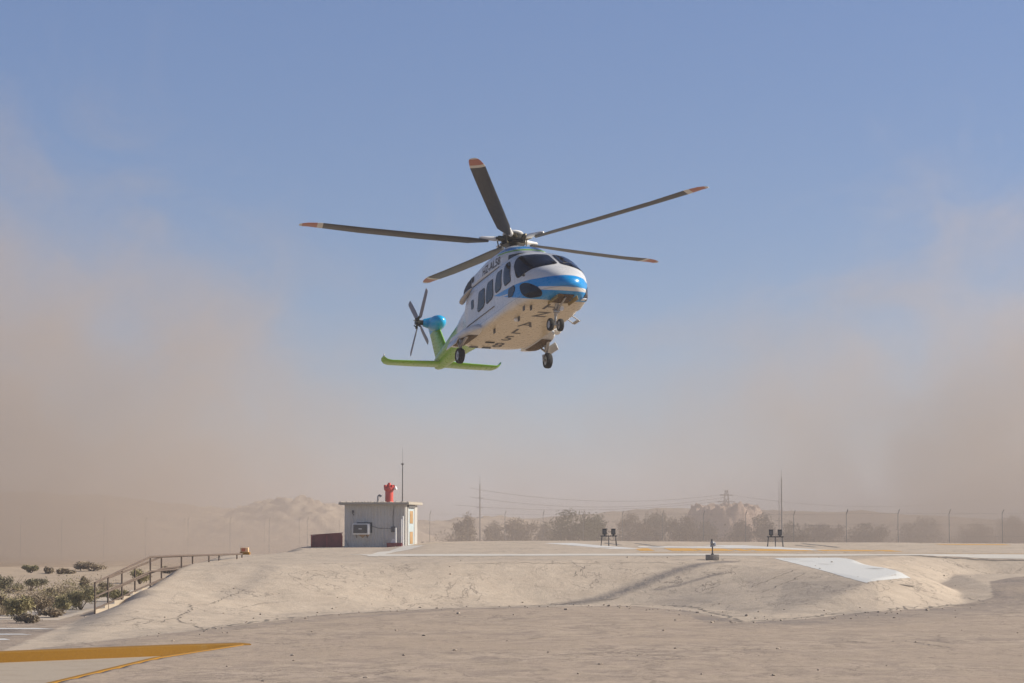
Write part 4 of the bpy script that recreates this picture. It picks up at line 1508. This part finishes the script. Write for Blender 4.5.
tr = bpy.data.objects.new('tail_rotor', None); col.objects.link(tr); tr.parent = heli; tr.location = Vector(HL) + TRH
mm = MB(); mm.tube((0, .22, 0), (0, -.12, 0), .09, .09, 14)
for k in range(4):
    a = R(45 + 90 * k)
    mm.tube((0, -.03, 0), (.25 * math.cos(a), -.03, .25 * math.sin(a)), .045, .035)
    mm.tube((.12 * math.cos(a), -.14, .12 * math.sin(a)), (.2 * math.cos(a), -.05, .2 * math.sin(a)), .018)
mm.build('hub', M_HEADMETAL, tr)
for k in range(4):
    mm = MB()
    rg = []
    for r_, ch, th, pt in ((.20, .10, .05, 10), (.3, .2, .035, 12), (.6, .23, .03, 9), (1.0, .23, .025, 7), (1.28, .22, .02, 6), (1.35, .15, .012, 6)):
        M_ = Matrix.Rotation(R(45 + 90 * k), 3, 'Y')
        rg.append([M_ @ (Matrix.Rotation(R(pt), 3, 'X') @ Vector((0, b, a + ch * .35)) + Vector((r_, 0, 0))) for a, b in foil(6, ch, th)])
    mm.rings(rg)
    mm.build('tail_rotor_blade', plain('grey_tail_blade', (.22, .20, .21), .5) if k == 0 else bpy.data.materials['grey_tail_blade'], tr)
# tailplane with upturned tips
mm = MB()
rg = []
for y, dz, ch, x0, th in ((-2.14, .17, .34, -6.98, .03), (-2.12, .10, .46, -6.92, .05), (-2.04, .02, .54, -6.86, .07), (-1.9, -.02, .58, -6.82, .085), (-1, -.02, .64, -6.76, .1), (0, 0, .70, -6.70, .11),
                          (1, -.02, .64, -6.76, .1), (1.9, -.02, .58, -6.82, .085), (2.04, .02, .54, -6.86, .07), (2.12, .10, .46, -6.92, .05), (2.14, .17, .34, -6.98, .03)):
    rg.append([Vector((x0 + a, y, -2.36 + dz + b + a * .05)) for a, b in foil(8, ch, th)])
mm.rings(rg); mm.build('tailplane', M_TAIL, heli, HL)
mm = MB(); mm.ball((-6.95, -2.16, -2.17), (.05, .03, .03), 8, 6)
mm.build('navigation_light', M_LAMP, heli, HL)

# ---- patches that hug the skin (windows, doors)
def cast_y(side, bvh):
    def f(u, v):
        o_ = Vector((u, side * 4, v)); h = bvh.ray_cast(o_, Vector((0, -side, 0)))
        return (h[0], h[1]) if h[0] else None
    return f
def cast_x(bvh, sgn=1, rake=0.0):
    d_ = Vector((-1, 0, -rake)).normalized()
    def f(u, v):
        o_ = Vector((8, u * sgn, v + rake * 4)); h = bvh.ray_cast(o_, d_)
        return (h[0], h[1]) if h[0] else None
    return f
def cast_zup(bvh):
    def f(u, v):
        h = bvh.ray_cast(Vector((u, v, -8)), Vector((0, 0, 1)))
        return (h[0], h[1]) if h[0] else None
    return f
def rounded(poly, r=.06, n=3):
    """round the corners of a polygon"""
    out = []
    k = len(poly)
    for i in range(k):
        p, c, q = Vector(poly[i - 1]), Vector(poly[i]), Vector(poly[(i + 1) % k])
        a = min(r, (p - c).length * .45); b = min(r, (q - c).length * .45)
        A = c + (p - c).normalized() * a; B = c + (q - c).normalized() * b
        for j in range(n + 1):
            t_ = j / n
            out.append(A * (1 - t_) ** 2 + c * 2 * t_ * (1 - t_) + B * t_ ** 2)
    return out
def grow(poly, w):
    k = len(poly)
    ar = sum(poly[i].x * poly[(i + 1) % k].y - poly[(i + 1) % k].x * poly[i].y for i in range(k))
    sg = 1 if ar > 0 else -1
    out = []
    for i in range(k):
        d = (poly[(i + 1) % k] - poly[i - 1])
        if d.length < 1e-9:
            out.append(poly[i]); continue
        d.normalize()
        out.append(poly[i] + Vector((d.y, -d.x)) * w * sg)
    return out
def patch(name, poly, fn, off, mat, parent, step=.07):
    k = len(poly)
    pts = []
    for i in range(k):
        a, b = poly[i], poly[(i + 1) % k]
        m_ = max(1, int((b - a).length / step))
        pts += [a.lerp(b, j / m_) for j in range(m_)]
    nb = len(pts)
    edges = [(i, (i + 1) % nb) for i in range(nb)]
    xs_ = [p.x for p in pts]; ys_ = [p.y for p in pts]
    pl = [(p.x, p.y) for p in pts]
    gx, gy = np.meshgrid(np.arange(min(xs_) + step / 2, max(xs_), step), np.arange(min(ys_) + step / 2, max(ys_), step))
    ok = inside(gx, gy, pl)
    inner = []
    for a, b in zip(gx[ok], gy[ok]):
        if min((Vector((a, b)) - p).length for p in pts) > step * .4:
            inner.append(Vector((a, b)))
    vco, _, faces, _, _, _ = delaunay_2d_cdt(pts + inner, edges, [list(range(nb))], 1, 1e-5)
    me = bpy.data.meshes.new(name)
    V, bad = [], set()
    for i, p in enumerate(vco):
        h = fn(p.x, p.y)
        if h is None:
            bad.add(i); V.append((0, 0, 0))
        else:
            V.append(h[0] + h[1] * off)
    F = [f for f in faces if not any(j in bad for j in f)]
    bm = bmesh.new()
    vv = [bm.verts.new(v) for v in V]
    for f in F:
        try:
            bm.faces.new([vv[j] for j in f])
        except ValueError:
            pass
    bmesh.ops.delete(bm, geom=[v for v in bm.verts if not v.link_faces], context='VERTS')
    bm.normal_update()
    # orient along the skin's own normal
    for f in bm.faces:
        h = HBVH.find_nearest(f.calc_center_median())
        if h[1] is not None and f.normal.dot(h[1]) < 0:
            f.normal_flip()
    bm.to_mesh(me); bm.free()
    me.polygons.foreach_set('use_smooth', [True] * len(me.polygons))
    return link_mesh(name, me, mat, parent, HL if parent is heli else (0, 0, 0))
def window(name, poly, fn, parent=None, seal=.03, r=.06):
    poly = rounded([Vector(p) for p in poly], r)
    w = patch(name, poly, fn, .014, M_GLASS, parent or heli)
    if seal:
        s_ = patch('seal', grow(poly, seal), fn, .008, M_SEAL, w)
        s_.location = (0, 0, 0)
    return w

def px_poly(pts, bvh=HBVH):
    return [hull_px(*p, bvh) for p in pts]
Z1 = lambda l: [(450 + x / 6.827, 220 + y / 6.827) for x, y in l]
WIN = {
 'cockpit_door_window': [(1.92, -1.50), (2.16, -1.48), (2.34, -1.64), (2.50, -2.18), (2.06, -2.22), (1.96, -2.08)],
 'cabin_window': None}
for side in (-1, 1):
    fn = cast_y(side, HBVH)
    window('cockpit_door_window', WIN['cockpit_door_window'], fn)
    window('door_window', [(1.30, -1.60), (1.70, -1.60), (1.73, -2.12), (1.64, -2.20), (1.26, -2.22), (1.18, -2.12)], fn)
    window('cabin_window', [(.48, -1.70), (.96, -1.70), (1.0, -2.2), (.90, -2.30), (.42, -2.34), (.34, -2.22)], fn)
    window('cabin_window', [(-.28, -1.78), (.22, -1.78), (.22, -2.26), (.12, -2.36), (-.36, -2.40), (-.42, -2.3)], fn)
    window('rear_cabin_window', [(-1.0, -1.86), (-.78, -1.86), (-.77, -2.16), (-.98, -2.18)], fn, seal=0)
    window('chin_window', [(3.08, -2.52), (3.26, -2.48), (3.56, -2.56), (3.86, -2.76), (3.98, -2.92), (3.82, -3.02), (3.46, -2.99), (3.20, -2.80)], fn, seal=.015, r=.12)
    window('lower_door_window', [(2.30, -2.42), (2.74, -2.40), (2.82, -2.54), (2.60, -2.72), (2.28, -2.66)], fn, seal=.015)
    # front glass wraps round the corner, so it is laid on from obliquely ahead
    dd = Vector((-1, -side * .85, -.45)).normalized()
    eu = Vector((-dd.y, dd.x, 0)).normalized()
    ev = eu.cross(dd) * 1.0
    def fw(u, v):
        o_ = eu * u + ev * v - dd * 9
        h = HBVH.ray_cast(o_, dd)
        return (h[0], h[1]) if h[0] else None
    W3 = [(3.02, .085, -1.43), (2.90, .35, -1.42), (2.78, .62, -1.41), (2.58, .82, -1.38), (2.54, .95, -1.50), (2.64, 1.05, -1.75), (2.92, 1.10, -2.18), (3.06, 1.09, -2.24),
          (3.26, 1.02, -2.19), (3.48, .88, -2.11), (3.68, .66, -2.04), (3.80, .38, -1.97), (3.74, .085, -1.90)]
    window('windscreen', [(Vector((a, b * side, c)).dot(eu), Vector((a, b * side, c)).dot(ev)) for a, b, c in W3], fw, seal=.02, r=.08)
    # sliding door rail and panel edges
    mm = MB()
    for z, x0, x1 in ((-1.33, -1.9, 1.15), (-2.62, -1.9, 1.1)):
        pts = []
        for x in np.linspace(x0, x1, 18):
            h = fn(x, z)
            pts.append(h[0] + h[1] * .012)
        for a, b in zip(pts[:-1], pts[1:]):
            mm.tube(a, b, .014, seg=5)
    mm.build('door_rail', M_DGREY, heli, HL)
    # exhaust and intake on each side
    cf = cast_y(side, CBVH)
    patch('exhaust_opening', rounded([Vector(p) for p in ((-2.62, -1.22), (-2.62, -1.0), (-2.40, -.93), (-1.70, -.76), (-1.70, -1.22))], .04), cf, .012, M_BLACK, heli)
    patch('cowl_vent', rounded([Vector(p) for p in ((-1.66, -1.06), (-1.5, -1.06), (-1.5, -.86), (-1.66, -.86))], .06), cf, .012, M_BLACK, heli)
    mm = MB()
    mm.rings([[Vector((x, side * (yy + r_ * math.cos(a)), -1.30 + zz + r_ * math.sin(a))) for a in np.linspace(0, 2 * math.pi, 18, endpoint=False)]
              for x, yy, zz, r_ in ((-.95, 1.12, -.14, .02), (-1.15, 1.14, -.18, .05), (-1.4, 1.15, -.24, .08), (-1.75, 1.15, -.33, .10), (-1.86, 1.15, -.36, .09))])
    ex = mm.build('engine_nozzle', M_STRUT, heli, HL)
    mm = MB(); mm.tube((-1.84, side * 1.15, -1.655), (-1.875, side * 1.15, -1.665), .08, .08, 18)
    mm.build('nozzle_mouth', M_BLACK, ex)
    # sponson with its wheel well
    SP = [(-.05, .02, -3.02, -2.96), (-.2, .14, -3.09, -2.86), (-.5, .22, -3.12, -2.84), (-1.0, .27, -3.13, -2.82), (-1.8, .27, -3.12, -2.82), (-2.3, .20, -3.07, -2.86), (-2.6, .06, -3.0, -2.92)]
    mm = MB(); mm.rings([section(s[0], s[1], s[2], s[3], .5, 2.4, 3.2, 32, None, side * (1.16 + .16 * min(1, s[1] / .29))) for s in interp_sections(SP, .15)])
    bmesh.ops.recalc_face_normals(mm.bm, faces=mm.bm.faces[:])
    SBVH = BVHTree.FromBMesh(mm.bm)
    spn = mm.build('sponson', plain('white_sponson', (.58, .575, .56), .3, dirt=(.45, .36, .26), coat=.3) if side < 0 else bpy.data.materials['white_sponson'], heli, HL)
    patch('wheel_well', rounded([Vector((x, side * y)) for x, y in ((-.55, 1.10), (-.55, 1.42), (-1.2, 1.54), (-2.05, 1.50), (-2.15, 1.10))], .08), cast_zup(SBVH), .012, M_WELL, heli)
    # main gear
    g_ = bpy.data.objects.new('main_gear', None); col.objects.link(g_); g_.parent = heli; g_.location = Vector(HL) + Vector((-1.22, side * 1.52, -3.1))
    mm = MB()
    mm.tube((.45, -side * .12, .02), (-.02, -side * .02, -.28), .055, .045)
    mm.tube((-.42, -side * .1, .02), (-.05, -side * .03, -.25), .035)
    mm.tube((0, -side * .05, 0), (0, -side * .02, -.42), .06, .05)
    mm.tube((0, -side * .14, -.55), (0, side * .10, -.55), .04)
    mm.tube((0, -side * .15, -.36), (0, -side * .15, -.56), .035)
    mm.tube((0, -side * .02, -.37), (0, -side * .15, -.38), .035)
    mm.build('gear_leg', M_STRUT, g_)
    mm = MB()
    mm.box((-.1, side * .2, -.12), (.9, .03, .26), Matrix.Rotation(R(side * 24), 3, 'X'), bev=.01)
    mm.build('gear_door', bpy.data.materials['white_sponson'], g_)
    wh = bpy.data.objects.new('wheel', None)
    def tyre(rad, wid, name='tyre'):
        m2 = MB()
        prof = [(-.5, .62), (-.5, .80), (-.42, .93), (-.2, .99), (.2, .99), (.42, .93), (.5, .80), (.5, .62)]
        rr_ = []
        for a in np.linspace(0, 2 * math.pi, 29)[:-1]:
            rr_.append([Vector((rad * r_ * math.cos(a), wid * w_, rad * r_ * math.sin(a))) for w_, r_ in prof])
        vs2 = [[m2.bm.verts.new(p) for p in r__] for r__ in rr_]
        for i in range(len(vs2)):
            A, B = vs2[i], vs2[(i + 1) % len(vs2)]
            for j in range(len(prof)):
                j2 = (j + 1) % len(prof)
                m2.bm.faces.new((A[j], A[j2], B[j2], B[j]))
        return m2
    def rim(rad, wid):
        m2 = MB(); m2.tube((0, -wid * .40, 0), (0, wid * .40, 0), rad * .63, rad * .63, 24)
        m2.tube((0, -wid * .5, 0), (0, wid * .5, 0), rad * .22, rad * .22, 12)
        return m2
    w_o = tyre(.255, .20).build('wheel', M_TYRE, g_, (0, side * .0, -.55))
    rim(.255, .20).build('rim', M_RIM, w_o)
    # foot step below the doors
    if side > 0:
        mm = MB()
        mm.path([(1.85, side * 1.12, -2.98), (1.85, side * 1.38, -3.14), (1.45, side * 1.38, -3.14), (1.45, side * 1.12, -2.98)], .02)
        mm.box((1.65, side * 1.36, -3.13), (.42, .14, .02))
        mm.build('foot_step', M_STRUT, heli, HL)

# nose gear, its open bay and doors
patch('nose_gear_bay', rounded([Vector(p) for p in ((3.50, -.29), (4.20, -.27), (4.20, .27), (3.50, .29))], .05), cast_zup(HBVH), .010, M_WELL, heli)
for s_ in (-1, 1):
    mm = MB(); mm.box((3.88, s_ * .33, -3.12), (.76, .02, .13), Matrix.Rotation(R(s_ * 16), 3, 'X'), bev=.006)
    mm.build('nose_gear_door', plain('ochre_door_inside', (.34, .24, .08), .6) if s_ < 0 else bpy.data.materials['ochre_door_inside'], heli, HL)
ng = bpy.data.objects.new('nose_gear', None); col.objects.link(ng); ng.parent = heli; ng.location = Vector(HL) + Vector((3.2, 0, -3.1))
mm = MB()
mm.tube((.25, 0, .05), (.06, 0, -.35), .065, .055)
mm.tube((.9, .0, .0), (.12, 0, -.25), .03)
mm.tube((.06, 0, -.33), (0, 0, -.62), .04)
mm.tube((0, -.17, -.62), (0, .17, -.62), .03)
mm.box((.14, 0, -.22), (.14, .18, .12), bev=.02)
mm.build('gear_leg', M_STRUT, ng)
mm = MB(); mm.tube((.24, .1, -.15), (.31, .1, -.17), .07, .08, 14); mm.tube((.31, .1, -.17), (.315, .1, -.17), .07, .07, 14)
mm.build('landing_lamp', M_LAMP, ng)
for s_ in (-1, 1):
    w_o = tyre(.20, .13).build('wheel', M_TYRE, ng, (0, s_ * .165, -.62))
    rim(.20, .13).build('rim', M_RIM, w_o)

# belly fittings
mm = MB(); mm.box((3.86, .70, -3.05), (.16, .13, .04), bev=.01); mm.build('square_lamp', M_LAMP, heli, HL)
mm = MB(); mm.ball((1.55, -.62, -3.14), (.09, .09, .07), 12, 8); mm.build('beacon_light', M_LAMP, heli, HL)
for x, y in ((1.75, -.62), (.2, -.85), (2.9, -.9), (3.0, -.7)):
    mm = MB(); mm.box((x, y, -3.17), (.16, .02, .15), bev=.004); mm.build('blade_antenna', M_DGREY, heli, HL)
for x, y in ((-1.35, -.42), (-2.0, -.75), (-2.0, -.30)):
    mm = MB(); mm.box((x, y, -3.115), (.1, .3, .02), bev=.004); mm.build('belly_vent', M_BLACK, heli, HL)
mm = MB(); mm.ball((3.55, -1.12, -2.30), (.06, .05, .05), 10, 8); mm.build('pitot_probe', M_BLACK, heli, HL)
mm = MB(); mm.tube((3.72, .12, -1.87), (3.40, .55, -1.75), .012); mm.tube((3.72, -.12, -1.87), (3.36, -.5, -1.72), .012)
mm.build('wiper', M_BLACK, heli, HL)
# white ball and stalk standing in for the bright left sponson top and gear door
mm = MB(); mm.tube((.15, 1.15, -2.95), (.05, 1.38, -3.02), .03); mm.ball((.02, 1.40, -2.99), (.22, .10, .11), 12, 8)
mm.build('flank_white_shape', M_WHITE, heli, HL)

# registration marks
def text_mesh(body, size, extrude=0):
    cu = bpy.data.curves.new('txt', 'FONT')
    cu.body = body
    cu.size = size
    cu.align_x = 'CENTER'; cu.align_y = 'CENTER'
    cu.offset = size * .012
    ob = bpy.data.objects.new('txt', cu)
    col.objects.link(ob)
    bpy.context.view_layer.update()
    me = bpy.data.meshes.new_from_object(ob.evaluated_get(bpy.context.evaluated_depsgraph_get()))
    bpy.data.objects.remove(ob)
    return me
bmt = bmesh.new()
for ch_, xc in (('H', 2.98), ('Z', 2.12), ('A', .92), ('L', .08), ('5', -.80), ('8', -1.66)):
    me = text_mesh(ch_, .76)
    for v in me.vertices:
        v.co = Vector((xc + v.co.y * 1.02, -.02 + v.co.x * .95, 0))
    bmt.from_mesh(me)
bmesh.ops.triangulate(bmt, faces=bmt.faces[:])
bmesh.ops.subdivide_edges(bmt, edges=bmt.edges[:], cuts=1)
for v in bmt.verts:
    h = HBVH.ray_cast(Vector((v.co.x, v.co.y, -6)), Vector((0, 0, 1)))
    v.co.z = h[0].z - .006
for f in bmt.faces:
    if f.normal.z > 0:
        pass
me = bpy.data.meshes.new('belly_registration'); bmt.to_mesh(me); bmt.free()
link_mesh('belly_registration', me, M_LETTER, heli, HL)
for side in (-1, 1):
    me = text_mesh('HZ-AL58', .38)
    bm = bmesh.new(); bm.from_mesh(me)
    bmesh.ops.triangulate(bm, faces=bm.faces[:])
    bmesh.ops.subdivide_edges(bm, edges=bm.edges[:], cuts=2, use_grid_fill=True)
    for v in bm.verts:
        x_, z_ = 0.02 + (-side) * v.co.x, -.985 + v.co.y
        h = CBVH.ray_cast(Vector((x_, side * 4, z_)), Vector((0, -side, 0)))
        v.co = (h[0] + h[1] * .010) if h[0] else Vector((x_, side * .9, z_))
    me2 = bpy.data.meshes.new('registration'); bm.to_mesh(me2); bm.free()
    link_mesh('registration', me2, M_LETTER, heli, HL)

# main rotor
rh = bpy.data.objects.new('rotor_head', None); col.objects.link(rh); rh.parent = heli; rh.location = HL
mm = MB()
mm.tube((0, 0, -.45), (0, 0, .0), .13, .12, 18)
mm.tube((0, 0, -.20), (0, 0, -.14), .36, .36, 28)
mm.tube((0, 0, -.10), (0, 0, .06), .38, .42, 28)
mm.tube((0, 0, .06), (0, 0, .15), .42, .26, 28)
mm.tube((0, 0, -.17), (0, 0, -.10), .40, .36, 28)
mm.build('hub', M_HEADMETAL, rh)
mm = MB(); mm.ball((0, 0, .18), (.34, .34, .10), 24, 12); mm.build('hub_cap', M_WHITE, rh)
PH0, CONE = 4.50345561, 8.24e-2
blade_me = cuff_me = None
def blade_builder():
    rg = []
    for r_, ch, th, pt in ((.80, .14, .09, 10), (1.0, .24, .085, 10), (1.45, .42, .06, 9), (3.0, .46, .055, 7), (5.0, .47, .05, 6), (6.2, .47, .045, 3), (6.6, .36, .035, 2.5), (6.82, .26, .022, 2), (6.9, .14, .012, 2)):
        dr = -.06 * max(0, (r_ - 6.3) / .6) ** 2
        bow = .012 * r_ * r_ * .35
        rg.append([Matrix.Rotation(R(pt), 3, 'X') @ Vector((0, a + ch * .3 - (0 if r_ < 6.3 else (r_ - 6.3) * .12), b)) + Vector((r_, 0, dr + bow - .10)) for a, b in foil(9, ch, th)])
    m2 = MB(); m2.rings(rg)
    return m2
for k in range(5):
    a = PH0 + k * 2 * math.pi / 5
    if k == 0:
        bo = blade_builder().build('rotor_blade', M_BLADE, rh)
        mm = MB(); mm.rings([[Vector((r_, w_ * math.cos(q_), -.02 + h2 * math.sin(q_))) for q_ in np.linspace(0, 6.283, 17)[:-1]] for r_, w_, h2 in ((.46, .07, .06), (.6, .10, .075), (.85, .09, .06), (1.02, .10, .05), (1.10, .05, .03))])
        cu_ = mm.build('blade_cuff', M_WHITE, bo)
        mm = MB(); mm.box((.36, 0, .0), (.30, .17, .16), bev=.03); mm.tube((.2, .16, -.06), (.58, .14, -.03), .045); mm.tube((.45, -.12, -.26), (.5, -.13, .0), .02); mm.tube((.3, -.1, -.20), (.45, -.12, -.26), .02)
        gr_ = mm.build('blade_grip', M_BRONZE, bo)
        base_b = (bo, cu_, gr_)
    else:
        bo = base_b[0].copy(); col.objects.link(bo); bo.parent = rh
        for c0 in base_b[1:]:
            c1 = c0.copy(); col.objects.link(c1); c1.parent = bo
    bo.matrix_local = Matrix.Rotation(a, 4, 'Z') @ Matrix.Rotation(-CONE * .75, 4, 'Y')
